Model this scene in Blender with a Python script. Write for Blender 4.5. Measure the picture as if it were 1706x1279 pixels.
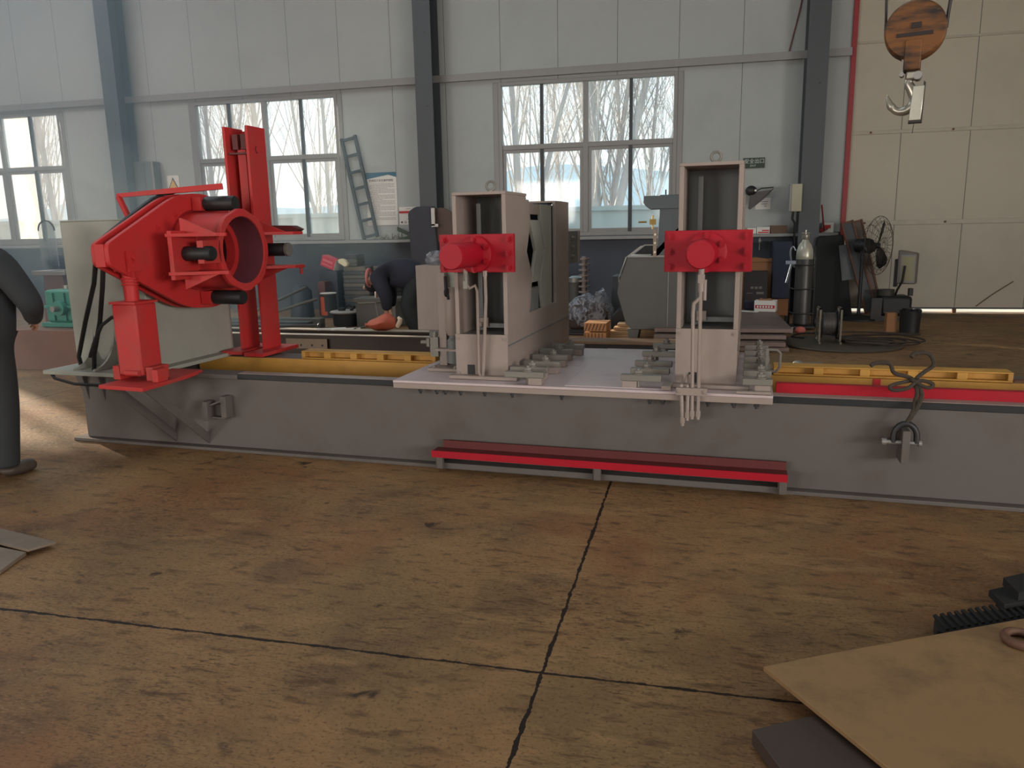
import bpy, bmesh, math, random
from math import sin, cos, pi, radians as RD
from mathutils import Vector, Matrix, noise
random.seed(7)
S = bpy.context.scene
COL = S.collection
for o in list(bpy.data.objects): bpy.data.objects.remove(o)

# ------------------------------------------------------------------ camera
CAM_H = 1.6
yaw, pitch, roll, FPX = -0.241566113, -0.1975932, -0.0192255092, 1291.05
fw = Vector((sin(yaw)*cos(pitch), cos(yaw)*cos(pitch), sin(pitch)))
rt = Vector((cos(yaw), -sin(yaw), 0)); up = rt.cross(fw)
r2 = rt*cos(roll)+up*sin(roll); u2 = -rt*sin(roll)+up*cos(roll)
cd = bpy.data.cameras.new('camera'); cam = bpy.data.objects.new('camera', cd); COL.objects.link(cam)
cam.matrix_world = Matrix(((r2.x,u2.x,-fw.x,0),(r2.y,u2.y,-fw.y,0),(r2.z,u2.z,-fw.z,CAM_H),(0,0,0,1)))
cd.sensor_width = 36; cd.lens = 36*FPX/1706; cd.clip_start = .05; cd.clip_end = 500
S.camera = cam
# ------------------------------------------------------------------ world, sun, big lights, exposure
def lin(c):
    return tuple(((v/255)/12.92 if v/255 <= .04045 else ((v/255+.055)/1.055)**2.4) for v in c)
W = bpy.data.worlds.new('sky'); S.world = W; W.use_nodes = True
wn = W.node_tree; bg = wn.nodes['Background']
tc = wn.nodes.new('ShaderNodeTexCoord'); sx = wn.nodes.new('ShaderNodeSeparateXYZ'); cr = wn.nodes.new('ShaderNodeValToRGB')
wn.links.new(tc.outputs['Generated'], sx.inputs[0]); wn.links.new(sx.outputs['Z'], cr.inputs[0]); wn.links.new(cr.outputs[0], bg.inputs[0])
cr.color_ramp.elements[0].position = 0.0; cr.color_ramp.elements[0].color = (.93, .97, .98, 1)
cr.color_ramp.elements[1].position = .55; cr.color_ramp.elements[1].color = (.62, .84, .95, 1)
bg.inputs[1].default_value = 1.6
def light(name, typ, loc, power, color, rot=None, size=None, sizey=None):
    l = bpy.data.lights.new(name, typ); o = bpy.data.objects.new(name, l); COL.objects.link(o)
    o.location = loc; l.energy = power; l.color = color
    if rot: o.rotation_euler = rot
    if typ == 'AREA':
        l.shape = 'RECTANGLE'; l.size = size; l.size_y = sizey or size
    return o
sd = Vector((.868*cos(RD(11.6)), -.496*cos(RD(11.6)), -sin(RD(11.6))))
sun = light('sun', 'SUN', (-30, 30, 20), 15, (1, .86, .66)); sun.data.angle = RD(.6)
sun.rotation_euler = sd.to_track_quat('-Z', 'Y').to_euler()
# unseen fill lamps added at the roof and behind the camera
for i, (x, y, p, c) in enumerate([(-14, 8, 400, (.86, .94, 1)), (-7, 8, 110, (.88, .95, 1)), (0, 6, 20, (1, .95, .9))]):
    light('roof_fill', 'AREA', (x, y, 7.9), p, c, (0, 0, 0), 2, 8)
for i, (x, p) in enumerate([(-14, 560), (-7.3, 330), (-.6, 80), (6.1, 120)]):
    light('rear_fill', 'AREA', (x, -7.9, 2.5), p, (1, .92, .84), (RD(90), 0, 0), 3.3, 2.6)
light('side_fill', 'AREA', (11.85, -4.5, 2.4), 1250, (1, .93, .88), (RD(90), 0, RD(90)), 7, 2.6)  # unseen lamp added to brighten the right-facing sides of the machine
S.view_settings.view_transform = 'Standard'; S.view_settings.look = 'None'
S.view_settings.exposure = 0.0; S.view_settings.gamma = 1.0; S.view_settings.use_curve_mapping = False
S.cycles.max_bounces = 6; S.cycles.transparent_max_bounces = 24
S.cycles.use_denoising = True
S.cycles.caustics_reflective = False; S.cycles.caustics_refractive = False
S.cycles.sample_clamp_indirect = 4

# ------------------------------------------------------------------ materials
MATS = {}
def mat(name, rgb, rough=.55, metal=0., var=.12, nscale=6., bump=0., bscale=40., dirt=None, dirt_amt=.5, spec=.5, dscale=2.5, stretch=None, dlo=.48):
    if name in MATS: return MATS[name]
    m = bpy.data.materials.new(name); m.use_nodes = True; nt = m.node_tree
    p = nt.nodes['Principled BSDF']; N = nt.nodes.new; L = nt.links.new
    p.inputs['Roughness'].default_value = rough; p.inputs['Metallic'].default_value = metal
    p.inputs['Specular IOR Level'].default_value = spec
    g = N('ShaderNodeNewGeometry'); pos = g.outputs['Position']
    if stretch:
        mp = N('ShaderNodeMapping'); mp.inputs['Scale'].default_value = stretch; L(pos, mp.inputs[0]); pos = mp.outputs[0]
    n = N('ShaderNodeTexNoise'); n.inputs['Scale'].default_value = nscale; n.inputs['Detail'].default_value = 5; L(pos, n.inputs['Vector'])
    c = lin(rgb)
    mx = N('ShaderNodeMix'); mx.data_type = 'RGBA'
    mx.inputs[6].default_value = tuple(v*(1-var) for v in c)+(1,); mx.inputs[7].default_value = tuple(min(1, v*(1+var)) for v in c)+(1,)
    L(n.outputs[0], mx.inputs[0]); out = mx.outputs[2]
    if dirt:
        n2 = N('ShaderNodeTexNoise'); n2.inputs['Scale'].default_value = dscale; n2.inputs['Detail'].default_value = 8; n2.inputs['Roughness'].default_value = .65; L(pos, n2.inputs['Vector'])
        rp = N('ShaderNodeMapRange'); rp.inputs[1].default_value = dlo; rp.inputs[2].default_value = dlo+.24; rp.inputs[4].default_value = dirt_amt; L(n2.outputs[0], rp.inputs[0])
        m2 = N('ShaderNodeMix'); m2.data_type = 'RGBA'; L(rp.outputs[0], m2.inputs[0]); L(out, m2.inputs[6]); m2.inputs[7].default_value = lin(dirt)+(1,); out = m2.outputs[2]
    L(out, p.inputs['Base Color'])
    if bump:
        n3 = N('ShaderNodeTexNoise'); n3.inputs['Scale'].default_value = bscale; n3.inputs['Detail'].default_value = 4; L(pos, n3.inputs['Vector'])
        b = N('ShaderNodeBump'); b.inputs['Strength'].default_value = bump; b.inputs['Distance'].default_value = .01; L(n3.outputs[0], b.inputs['Height']); L(b.outputs[0], p.inputs['Normal'])
    MATS[name] = m; return m
GREY = mat('grey machine paint', (152, 138, 130), .5, var=.05, nscale=3, dirt=(120, 108, 95), dirt_amt=.35)
GREYD = mat('grey recess paint', (112, 115, 115), .5, var=.06, nscale=3, dirt=(92, 90, 88), dirt_amt=.4)
CAB = mat('grey green cabinet paint', (158, 160, 150), .5, var=.04, nscale=3, dirt=(135, 130, 118), dirt_amt=.3)
BED = mat('dusty grey bed paint', (94, 88, 84), .6, var=.08, nscale=2, dirt=(78, 68, 62), dirt_amt=.6)
PLATE = mat('bare ground steel plate', (200, 184, 186), .4, .1, var=.06, nscale=3, dirt=(150, 132, 124), dirt_amt=.5)
CLAMP = mat('grey clamp steel', (126, 122, 114), .45, .2, var=.08)
RED = mat('red paint', (166, 14, 36), .5, var=.06, nscale=4, dirt=(140, 36, 40), dirt_amt=.3, spec=.3)
REDO = mat('orange red paint', (188, 46, 46), .55, var=.08, nscale=4, dirt=(150, 72, 64), dirt_amt=.6, spec=.4)
REDD = mat('darker red tone', (92, 34, 34), .6)  # darker than the red of the front lip
YEL = mat('yellow primer', (196, 146, 66), .6, var=.1, dirt=(150, 108, 60), dirt_amt=.7)
BLK = mat('black rubber', (26, 28, 30), .55, var=.2)
DKS = mat('dark greasy steel', (50, 50, 52), .5, .4, var=.25, dirt=(70, 58, 48), dirt_amt=.5)
STEEL = mat('worn steel', (150, 148, 145), .4, .6, var=.15)
RUST = mat('rusty steel', (110, 74, 56), .7, .1, var=.2, dirt=(80, 66, 58), dirt_amt=.6)
COLM = mat('dark grey column paint', (72, 76, 80), .5, var=.06, nscale=2)
FRAME = mat('aluminium window frame', (140, 138, 136), .45, .1, var=.06)
DKFR = mat('dark mullion', (60, 62, 66), .5)
WHITE = mat('white paper', (226, 222, 215), .7, var=.03)
CREAM = mat('cream plastic', (168, 164, 140), .5)
CARD = mat('brown cardboard', (150, 104, 70), .8, var=.1)
WOOD = mat('pale timber', (205, 168, 130), .7, var=.15, nscale=4, stretch=(1, 12, 12))
NAVY = mat('navy work cloth', (44, 46, 58), .85, var=.15, bump=.3, bscale=30)
DKCL = mat('dark trousers cloth', (38, 42, 44), .85, var=.15, bump=.3, bscale=30)
SKIN = mat('skin', (196, 146, 120), .6, var=.05)
HAIR = mat('black hair', (22, 20, 20), .6)
SHOE = mat('dark shoe leather', (70, 60, 52), .6)
GREEN = mat('green machine enamel', (64, 140, 122), .5, var=.1, dirt=(60, 96, 88), dirt_amt=.5)
BLUED = mat('dark blue grey steel', (52, 58, 68), .5, .2, var=.15)
MACH = mat('grey steel hopper paint', (92, 90, 86), .5, .1, var=.08)
ORNG = mat('orange leather', (190, 96, 70), .6, var=.1)
PAINTO = mat('orange tin print', (196, 84, 48), .5, var=.1)
FLOODG = mat('grey floodlight casing', (118, 110, 104), .5)
TREEM = mat('hazed bark', (176, 170, 172), .9, var=.12, nscale=3)  # outdoor haze and bloom are put into the pale bark and twig colours
TWIG = mat('hazed twigs', (186, 178, 176), .9)
HOOKY = mat('worn yellow hook paint', (126, 80, 36), .6, .1, var=.3, nscale=7, dirt=(34, 27, 26), dirt_amt=1., dscale=7, stretch=(.5, .5, 2.2), dlo=.40)
CHROME = mat('bright worn steel', (176, 172, 160), .3, .7, var=.15, dirt=(80, 74, 66), dirt_amt=.5)
ROPE = mat('grey hemp rope', (64, 56, 47), .9, var=.3, nscale=60, bump=.6, bscale=120)
INK = mat('black ink', (50, 48, 52), .7)
BANNER = mat('blue green print', (66, 112, 132), .6)
REDP = mat('red print', (190, 40, 46), .6)
YSIGN = mat('yellow print', (222, 176, 80), .6)
SIGNG = mat('dark green sign', (46, 62, 50), .6)
SIGNW = mat('pale sign lettering', (190, 200, 190), .6)
GROUND = mat('pale yard concrete', (190, 184, 172), .9, var=.1)
YARDW = mat('pale grey yard wall', (172, 182, 186), .9, var=.06, nscale=1.5)
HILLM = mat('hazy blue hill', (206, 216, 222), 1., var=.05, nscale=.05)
ROOF = mat('roof lining', (150, 150, 145), .8)
LENS = mat('yellowed lamp glass', (150, 144, 112), .3)
FSLAB = mat('dusty steel slab', (152, 120, 82), .55, .1, var=.12, nscale=5, dirt=(110, 84, 62), dirt_amt=.8, dscale=5)
LSLAB = mat('dull steel offcut', (128, 112, 96), .5, .2, var=.1, dirt=(92, 82, 72), dirt_amt=.6)
DSLAB = mat('dark steel slab', (74, 62, 56), .5, .2, var=.1)

def wall_mat(name, rgb, pitchx, off, seam=.010, dents=.35):
    m = mat(name, rgb, .55, var=.04, nscale=.8, dirt=tuple(int(v*.9) for v in rgb), dirt_amt=.5, dscale=.9)
    nt = m.node_tree; N = nt.nodes.new; L = nt.links.new; p = nt.nodes['Principled BSDF']
    g = N('ShaderNodeNewGeometry'); s = N('ShaderNodeSeparateXYZ'); L(g.outputs['Position'], s.inputs[0])
    a = N('ShaderNodeMath'); a.operation = 'SUBTRACT'; L(s.outputs['X'], a.inputs[0]); a.inputs[1].default_value = off-pitchx*1000
    d = N('ShaderNodeMath'); d.operation = 'DIVIDE'; L(a.outputs[0], d.inputs[0]); d.inputs[1].default_value = pitchx
    fr = N('ShaderNodeMath'); fr.operation = 'FRACT'; L(d.outputs[0], fr.inputs[0])
    lt = N('ShaderNodeMath'); lt.operation = 'LESS_THAN'; L(fr.outputs[0], lt.inputs[0]); lt.inputs[1].default_value = seam/pitchx
    base = p.inputs['Base Color'].links[0].from_socket
    mx = N('ShaderNodeMix'); mx.data_type = 'RGBA'; L(lt.outputs[0], mx.inputs[0]); L(base, mx.inputs[6]); mx.inputs[7].default_value = lin(tuple(v*.5 for v in rgb))+(1,)
    L(mx.outputs[2], p.inputs['Base Color'])
    mp = N('ShaderNodeMapping'); mp.inputs['Scale'].default_value = (.5, 1, 1.6); L(g.outputs['Position'], mp.inputs[0])
    n = N('ShaderNodeTexNoise'); n.inputs['Scale'].default_value = 1.6; n.inputs['Detail'].default_value = 2; L(mp.outputs[0], n.inputs['Vector'])
    b = N('ShaderNodeBump'); b.inputs['Strength'].default_value = dents; b.inputs['Distance'].default_value = .06; L(n.outputs[0], b.inputs['Height']); L(b.outputs[0], p.inputs['Normal'])
    return m
PANEL = wall_mat('sandwich wall panel', (168, 172, 170), 1.1, -10.42)
DOORP = wall_mat('sliding door panel', (184, 176, 158), 1.075, 3.24, .012, .15)
PLINTH = mat('dark blue grey plinth paint', (66, 72, 82), .6, var=.12, nscale=1.5, bump=.1)

def floor_mat():
    m = mat('stained concrete floor', (150, 116, 80), .6, var=.14, nscale=1.3, bump=.35, bscale=30, spec=.2)
    nt = m.node_tree; N = nt.nodes.new; L = nt.links.new; p = nt.nodes['Principled BSDF']
    g = N('ShaderNodeNewGeometry'); pos = g.outputs['Position']
    out = p.inputs['Base Color'].links[0].from_socket
    def nz(scale, lo, hi, amt, strt=None, rot=0, off=0., det=6, rgh=.6):
        mp = N('ShaderNodeMapping'); L(pos, mp.inputs[0]); mp.inputs['Rotation'].default_value = (0, 0, rot); mp.inputs['Location'].default_value = (off, off*1.7, 0)
        if strt: mp.inputs['Scale'].default_value = strt
        n = N('ShaderNodeTexNoise'); n.inputs['Scale'].default_value = scale; n.inputs['Detail'].default_value = det; n.inputs['Roughness'].default_value = rgh; n.inputs['Distortion'].default_value = .3; L(mp.outputs[0], n.inputs['Vector'])
        r = N('ShaderNodeMapRange'); r.inputs[1].default_value = lo; r.inputs[2].default_value = hi; r.inputs[4].default_value = amt; L(n.outputs[0], r.inputs[0]); return r.outputs[0]
    def layer(out, f, col, mask=None):
        if mask:
            k = N('ShaderNodeMath'); k.operation = 'MULTIPLY'; L(f, k.inputs[0]); L(mask, k.inputs[1]); f = k.outputs[0]
        x = N('ShaderNodeMix'); x.data_type = 'RGBA'; L(f, x.inputs[0]); L(out, x.inputs[6]); x.inputs[7].default_value = lin(col)+(1,)
        return x.outputs[2]
    out = layer(out, nz(.55, .46, .62, .6, off=3), (104, 90, 62))
    out = layer(out, nz(.8, .48, .64, .65, off=7), (136, 92, 62))
    out = layer(out, nz(1.7, .5, .66, .6, off=1), (98, 78, 58))
    out = layer(out, nz(2.6, .54, .64, .7, (1, 2.2, 1), .5, 5), (158, 124, 86))
    out = layer(out, nz(6, .54, .66, .7, (1, 3, 1), .55, 9), (82, 62, 44))
    out = layer(out, nz(16, .55, .64, .9, (1, 6, 1), .5, 2), (64, 46, 32), nz(1.1, .46, .6, 1., off=4))
    out = layer(out, nz(24, .56, .63, .85, (1, 9, 1), .8, 6), (66, 48, 34), nz(.9, .46, .6, 1., off=8))
    out = layer(out, nz(34, .56, .64, .8, (1, 4, 1), .35, 3), (168, 134, 98), nz(1.3, .48, .6, 1., off=2))
    out = layer(out, nz(70, .55, .66, .6), (72, 54, 38))
    out = layer(out, nz(3.2, .66, .70, .9, off=12), (52, 40, 32))
    s = N('ShaderNodeSeparateXYZ'); L(pos, s.inputs[0])                # expansion joints
    wob = N('ShaderNodeTexNoise'); wob.inputs['Scale'].default_value = 9; wob.inputs['Detail'].default_value = 8; wob.inputs['Roughness'].default_value = .7; L(pos, wob.inputs['Vector'])
    wd_ = N('ShaderNodeMath'); wd_.operation = 'ADD'; L(nz(14, .4, .75, .009, off=5), wd_.inputs[0]); wd_.inputs[1].default_value = .0045; wd = wd_.outputs[0]; prev = None
    for ax, off in (('X', -.53), ('Y', 2.53)):
        a = N('ShaderNodeMath'); a.operation = 'MULTIPLY_ADD'; L(wob.outputs[0], a.inputs[0]); a.inputs[1].default_value = .03; L(s.outputs[ax], a.inputs[2])
        b = N('ShaderNodeMath'); b.operation = 'ADD'; L(a.outputs[0], b.inputs[0]); b.inputs[1].default_value = 6*100-off-.015+3
        c = N('ShaderNodeMath'); c.operation = 'MODULO'; L(b.outputs[0], c.inputs[0]); c.inputs[1].default_value = 6
        d = N('ShaderNodeMath'); d.operation = 'SUBTRACT'; L(c.outputs[0], d.inputs[0]); d.inputs[1].default_value = 3
        e = N('ShaderNodeMath'); e.operation = 'ABSOLUTE'; L(d.outputs[0], e.inputs[0])
        f = N('ShaderNodeMath'); f.operation = 'LESS_THAN'; L(e.outputs[0], f.inputs[0]); L(wd, f.inputs[1])
        if prev:
            h = N('ShaderNodeMath'); h.operation = 'MAXIMUM'; L(prev, h.inputs[0]); L(f.outputs[0], h.inputs[1]); prev = h.outputs[0]
        else: prev = f.outputs[0]
    x = N('ShaderNodeMix'); x.data_type = 'RGBA'; L(prev, x.inputs[0]); L(out, x.inputs[6]); x.inputs[7].default_value = lin((38, 28, 22))+(1,)
    L(x.outputs[2], p.inputs['Base Color'])
    return m
FLOOR = floor_mat()

def glass_mat(name, haze, seed):
    m = bpy.data.materials.new(name); m.use_nodes = True; nt = m.node_tree; N = nt.nodes.new; L = nt.links.new
    nt.nodes.remove(nt.nodes['Principled BSDF']); o = nt.nodes['Material Output']
    t = N('ShaderNodeBsdfTransparent'); t.inputs[0].default_value = (.94, .97, .98, 1)
    tr = N('ShaderNodeBsdfTranslucent'); tr.inputs[0].default_value = (.85, .88, .88, 1)
    gl = N('ShaderNodeBsdfGlossy'); gl.inputs['Roughness'].default_value = .05
    g = N('ShaderNodeNewGeometry'); mp = N('ShaderNodeMapping'); mp.inputs['Scale'].default_value = (3, 1, .8); mp.inputs['Location'].default_value = (seed, 0, seed); L(g.outputs['Position'], mp.inputs[0])
    n = N('ShaderNodeTexNoise'); n.inputs['Scale'].default_value = 1.5; n.inputs['Detail'].default_value = 6; L(mp.outputs[0], n.inputs['Vector'])
    r = N('ShaderNodeMapRange'); r.inputs[1].default_value = .35; r.inputs[2].default_value = .7; r.inputs[3].default_value = haze*.4; r.inputs[4].default_value = haze; L(n.outputs[0], r.inputs[0])
    a = N('ShaderNodeMixShader'); L(r.outputs[0], a.inputs[0]); L(t.outputs[0], a.inputs[1]); L(tr.outputs[0], a.inputs[2])
    b = N('ShaderNodeMixShader'); b.inputs[0].default_value = .03; L(a.outputs[0], b.inputs[1]); L(gl.outputs[0], b.inputs[2])
    L(b.outputs[0], o.inputs[0]); return m
GLASS = glass_mat('window glass', .10, 0); GLASSD = glass_mat('milky dirty glass', .8, 3); GLASSM = glass_mat('clear guard plastic', .45, 5)
def plastic_wrap():
    m = bpy.data.materials.new('clear plastic wrap'); m.use_nodes = True; nt = m.node_tree; N = nt.nodes.new; L = nt.links.new
    p = nt.nodes['Principled BSDF']; p.inputs['Base Color'].default_value = lin((165, 168, 178))+(1,); p.inputs['Roughness'].default_value = .25
    g = N('ShaderNodeNewGeometry'); n = N('ShaderNodeTexNoise'); n.inputs['Scale'].default_value = 9; n.inputs['Detail'].default_value = 5; n.inputs['Distortion'].default_value = 2; L(g.outputs['Position'], n.inputs['Vector'])
    r = N('ShaderNodeMapRange'); r.inputs[1].default_value = .4; r.inputs[2].default_value = .65; r.inputs[3].default_value = .12; r.inputs[4].default_value = .9; L(n.outputs[0], r.inputs[0]); L(r.outputs[0], p.inputs['Alpha'])
    return m
WRAP = plastic_wrap()

# ------------------------------------------------------------------ geometry helpers
I4 = Matrix.Identity(4)
MY = 0.0574014522
FM = Matrix.Translation((-1.20824931, 4.85693398, 0)) @ Matrix.Rotation(-MY, 4, 'Z')     # machine frame
def frame(x, y, z=0, rz=0, rx=0, ry=0):
    return Matrix.Translation((x, y, z)) @ Matrix.Rotation(rz, 4, 'Z') @ Matrix.Rotation(ry, 4, 'Y') @ Matrix.Rotation(rx, 4, 'X')
class B:
    """collects shapes in one frame; build() links them as one mesh object"""
    def __init__(s, F=I4): s.v = []; s.f = []; s.F = F
    def add(s, vs, fs):
        n = len(s.v); s.v += [tuple(v) for v in vs]; s.f += [tuple(i+n for i in f) for f in fs]; return s
    def box(s, x0, x1, y0, y1, z0, z1):
        return s.add([(x0,y0,z0),(x1,y0,z0),(x1,y1,z0),(x0,y1,z0),(x0,y0,z1),(x1,y0,z1),(x1,y1,z1),(x0,y1,z1)],
                     [(0,3,2,1),(4,5,6,7),(0,1,5,4),(1,2,6,5),(2,3,7,6),(3,0,4,7)])
    def obox(s, c, sx, sy, sz, R):
        vs = []
        for dz in (-.5, .5):
            for dx, dy in ((-.5,-.5),(.5,-.5),(.5,.5),(-.5,.5)): vs.append(Vector(c)+R @ Vector((dx*sx, dy*sy, dz*sz)))
        return s.add(vs, [(0,3,2,1),(4,5,6,7),(0,1,5,4),(1,2,6,5),(2,3,7,6),(3,0,4,7)])
    def prism(s, pts, axis, a, b):
        """polygon of 2-d points extruded along axis from a to b; (u,v) are the other two axes in x,y,z order"""
        n = len(pts); ix = 'xyz'.index(axis)
        def P(u, v, w):
            l = [u, v]; l.insert(ix, w); return tuple(l)
        vs = [P(u, v, a) for u, v in pts]+[P(u, v, b) for u, v in pts]
        fs = [tuple(range(n))[::-1], tuple(range(n, 2*n))]+[(i, (i+1) % n, (i+1) % n+n, i+n) for i in range(n)]
        return s.add(vs, fs)
    def ring(s, pin, pout, axis, a, b):
        """flat plate with a hole: two outlines with the same number of points"""
        n = len(pin); ix = 'xyz'.index(axis)
        def P(p, w):
            l = list(p); l.insert(ix, w); return tuple(l)
        vs = [P(p, a) for p in pin]+[P(p, a) for p in pout]+[P(p, b) for p in pin]+[P(p, b) for p in pout]; fs = []
        for i in range(n):
            j = (i+1) % n
            fs += [(i, j, n+j, n+i), (2*n+i, 3*n+i, 3*n+j, 2*n+j), (i, 2*n+i, 2*n+j, j), (n+i, n+j, 3*n+j, 3*n+i)]
        return s.add(vs, fs)
    def tube(s, path, r, n=10, cap=True):
        path = [Vector(p) for p in path]; m = len(path)
        rs = r if isinstance(r, (list, tuple)) else [r]*m
        t0 = (path[1]-path[0]).normalized(); a = t0.orthogonal().normalized(); vs = []
        for i, p in enumerate(path):
            t = (path[min(i+1, m-1)]-path[max(i-1, 0)]).normalized()
            a = (a-t*a.dot(t)).normalized(); b = t.cross(a)
            for k in range(n):
                q = 2*pi*k/n; vs.append(p+(a*cos(q)+b*sin(q))*rs[i])
        fs = [(i*n+k, i*n+(k+1) % n, (i+1)*n+(k+1) % n, (i+1)*n+k) for i in range(m-1) for k in range(n)]
        if cap: fs += [tuple(range(n))[::-1], tuple(range((m-1)*n, m*n))]
        return s.add(vs, fs)
    def cyl(s, p0, p1, r, n=20, r1=None): return s.tube([p0, p1], [r, r if r1 is None else r1], n)
    def lathe(s, c, prof, n=24, axis='z'):
        """profile of (radius, height) turned about an axis through c"""
        vs = []; c = Vector(c)
        for r, h in prof:
            for k in range(n):
                q = 2*pi*k/n; u, v = r*cos(q), r*sin(q)
                vs.append(c+Vector({'z': (u, v, h), 'y': (u, h, v), 'x': (h, u, v)}[axis]))
        m = len(prof)
        fs = [(i*n+k, i*n+(k+1) % n, (i+1)*n+(k+1) % n, (i+1)*n+k) for i in range(m-1) for k in range(n)]
        fs += [tuple(range(n))[::-1], tuple(range((m-1)*n, m*n))]
        return s.add(vs, fs)
    def torus(s, c, R, r, axis='z', n=24, k=8, a0=0., a1=2*pi):
        pts = []
        full = abs(a1-a0-2*pi) < 1e-6
        for i in range(n+1):
            q = a0+(a1-a0)*i/n; u, v = R*cos(q), R*sin(q)
            pts.append(Vector(c)+Vector({'z': (u, v, 0), 'y': (u, 0, v), 'x': (0, u, v)}[axis]))
        return s.tube(pts, r, k, cap=not full)
    def bolt(s, c, axis, r=.018, h=.02, n=6):
        """bolt head with a washer, standing out along axis ('-y', '+x' ...)"""
        sg = -1 if axis[0] == '-' else 1; d = {'x': Vector((1,0,0)), 'y': Vector((0,1,0)), 'z': Vector((0,0,1))}[axis[1]]*sg
        c = Vector(c); s.cyl(c-d*.003, c+d*.005, r*1.45, 14); s.cyl(c, c+d*h, r, n); return s.cyl(c+d*h*.9, c+d*h*1.5, r*.55, 10)
    def sphere(s, c, r, n=14, m=9, sc=(1,1,1)):
        c = Vector(c); vs = [c+Vector((0,0,-r*sc[2]))]
        for i in range(1, m):
            t = -pi/2+pi*i/m
            for k in range(n):
                q = 2*pi*k/n; vs.append(c+Vector((r*sc[0]*cos(t)*cos(q), r*sc[1]*cos(t)*sin(q), r*sc[2]*sin(t))))
        vs.append(c+Vector((0,0,r*sc[2]))); fs = [(0, 1+(k+1) % n, 1+k) for k in range(n)]
        for i in range(m-2):
            fs += [(1+i*n+k, 1+i*n+(k+1) % n, 1+(i+1)*n+(k+1) % n, 1+(i+1)*n+k) for k in range(n)]
        l = len(vs)-1; fs += [(l, 1+(m-2)*n+k, 1+(m-2)*n+(k+1) % n) for k in range(n)]
        return s.add(vs, fs)
    def build(s, name, m, parent=None, at=None, bev=0., label=None):
        me = bpy.data.meshes.new(name); o = bpy.data.objects.new(name, me); COL.objects.link(o)
        if parent is not None: o.parent = parent; Wm = WORLD[parent]
        elif at is not None: Wm = Matrix.Translation(at)
        else:
            c = [s.F @ Vector(v) for v in s.v]
            Wm = Matrix.Translation(((min(v.x for v in c)+max(v.x for v in c))/2, (min(v.y for v in c)+max(v.y for v in c))/2, min(v.z for v in c)))
        if parent is None: o.matrix_world = Wm
        WORLD[o] = Wm
        T = Wm.inverted() @ s.F
        me.from_pydata([T @ Vector(v) for v in s.v], [], s.f); me.update()
        bm = bmesh.new(); bm.from_mesh(me); bmesh.ops.recalc_face_normals(bm, faces=bm.faces); bm.to_mesh(me); bm.free()
        me.materials.append(m)
        me.polygons.foreach_set('use_smooth', [True]*len(me.polygons)); me.set_sharp_from_angle(angle=RD(36))
        if bev:
            b = o.modifiers.new('edge', 'BEVEL'); b.width = bev; b.segments = 2; b.limit_method = 'ANGLE'; b.angle_limit = RD(40)
        if label: o['label'] = label
        return o
WORLD = {}
def thing(name, label, cat, loc=(0, 0, 0), group=None, F=I4):
    o = bpy.data.objects.new(name, None); COL.objects.link(o); Wm = F @ Matrix.Translation(loc); o.matrix_world = Wm; WORLD[o] = Wm
    o.empty_display_size = .1; o['label'] = label; o['category'] = cat
    if group: o['group'] = group
    return o
def tag(o, label, cat, group=None, kind=None):
    o['label'] = label; o['category'] = cat
    if group: o['group'] = group
    if kind: o['kind'] = kind
    return o
def struct(o): o['kind'] = 'structure'; return o
def text(name, body, F, size, m, parent, align='CENTER'):
    """flat lettering standing in the x-z plane of F, as a mesh"""
    c = bpy.data.curves.new(name, 'FONT'); c.body = body; c.size = size; c.align_x = align; c.align_y = 'CENTER'; c.extrude = .0008
    t = bpy.data.objects.new(name+'_src', c); COL.objects.link(t); dg = bpy.context.evaluated_depsgraph_get(); dg.update()
    me = bpy.data.meshes.new_from_object(t.evaluated_get(dg)); bpy.data.objects.remove(t); me.name = name
    Wm = WORLD[parent]; me.transform(Wm.inverted() @ F @ Matrix.Rotation(pi/2, 4, 'X')); me.materials.clear(); me.materials.append(m)
    o = bpy.data.objects.new(name, me); COL.objects.link(o); o.parent = parent; WORLD[o] = Wm; return o
def skin(name, verts, edges, rad, m, parent=None, F=I4, sub=2, root=0, at=None):
    """one continuous surface grown round a skeleton"""
    me = bpy.data.meshes.new(name); o = bpy.data.objects.new(name+'_src', me); COL.objects.link(o)
    me.from_pydata([Vector(v) for v in verts], edges, []); md = o.modifiers.new('s', 'SKIN'); md.use_smooth_shade = True
    sv = me.skin_vertices[0].data
    for i, r in enumerate(rad):
        sv[i].radius = r if isinstance(r, tuple) else (r, r); sv[i].use_root = (i == root)
    if sub: b = o.modifiers.new('d', 'SUBSURF'); b.levels = sub; b.render_levels = sub
    dg = bpy.context.evaluated_depsgraph_get(); dg.update(); res = bpy.data.meshes.new_from_object(o.evaluated_get(dg)); bpy.data.objects.remove(o)
    res.name = name; n = bpy.data.objects.new(name, res); COL.objects.link(n)
    if parent is not None: n.parent = parent; Wm = WORLD[parent]
    else: Wm = Matrix.Translation(at or (F @ Vector(verts[0]))); n.matrix_world = Wm
    WORLD[n] = Wm; res.transform(Wm.inverted() @ F); res.materials.clear(); res.materials.append(m)
    res.polygons.foreach_set('use_smooth', [True]*len(res.polygons)); return n
def circ(c, r, n=32, a0=0): return [(c[0]+r*cos(a0+2*pi*i/n), c[1]+r*sin(a0+2*pi*i/n)) for i in range(n)]
def copy_tree(o, parent=None):
    c = o.copy(); COL.objects.link(c); c.parent = parent
    for ch in o.children: copy_tree(ch, c)
    return c
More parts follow.
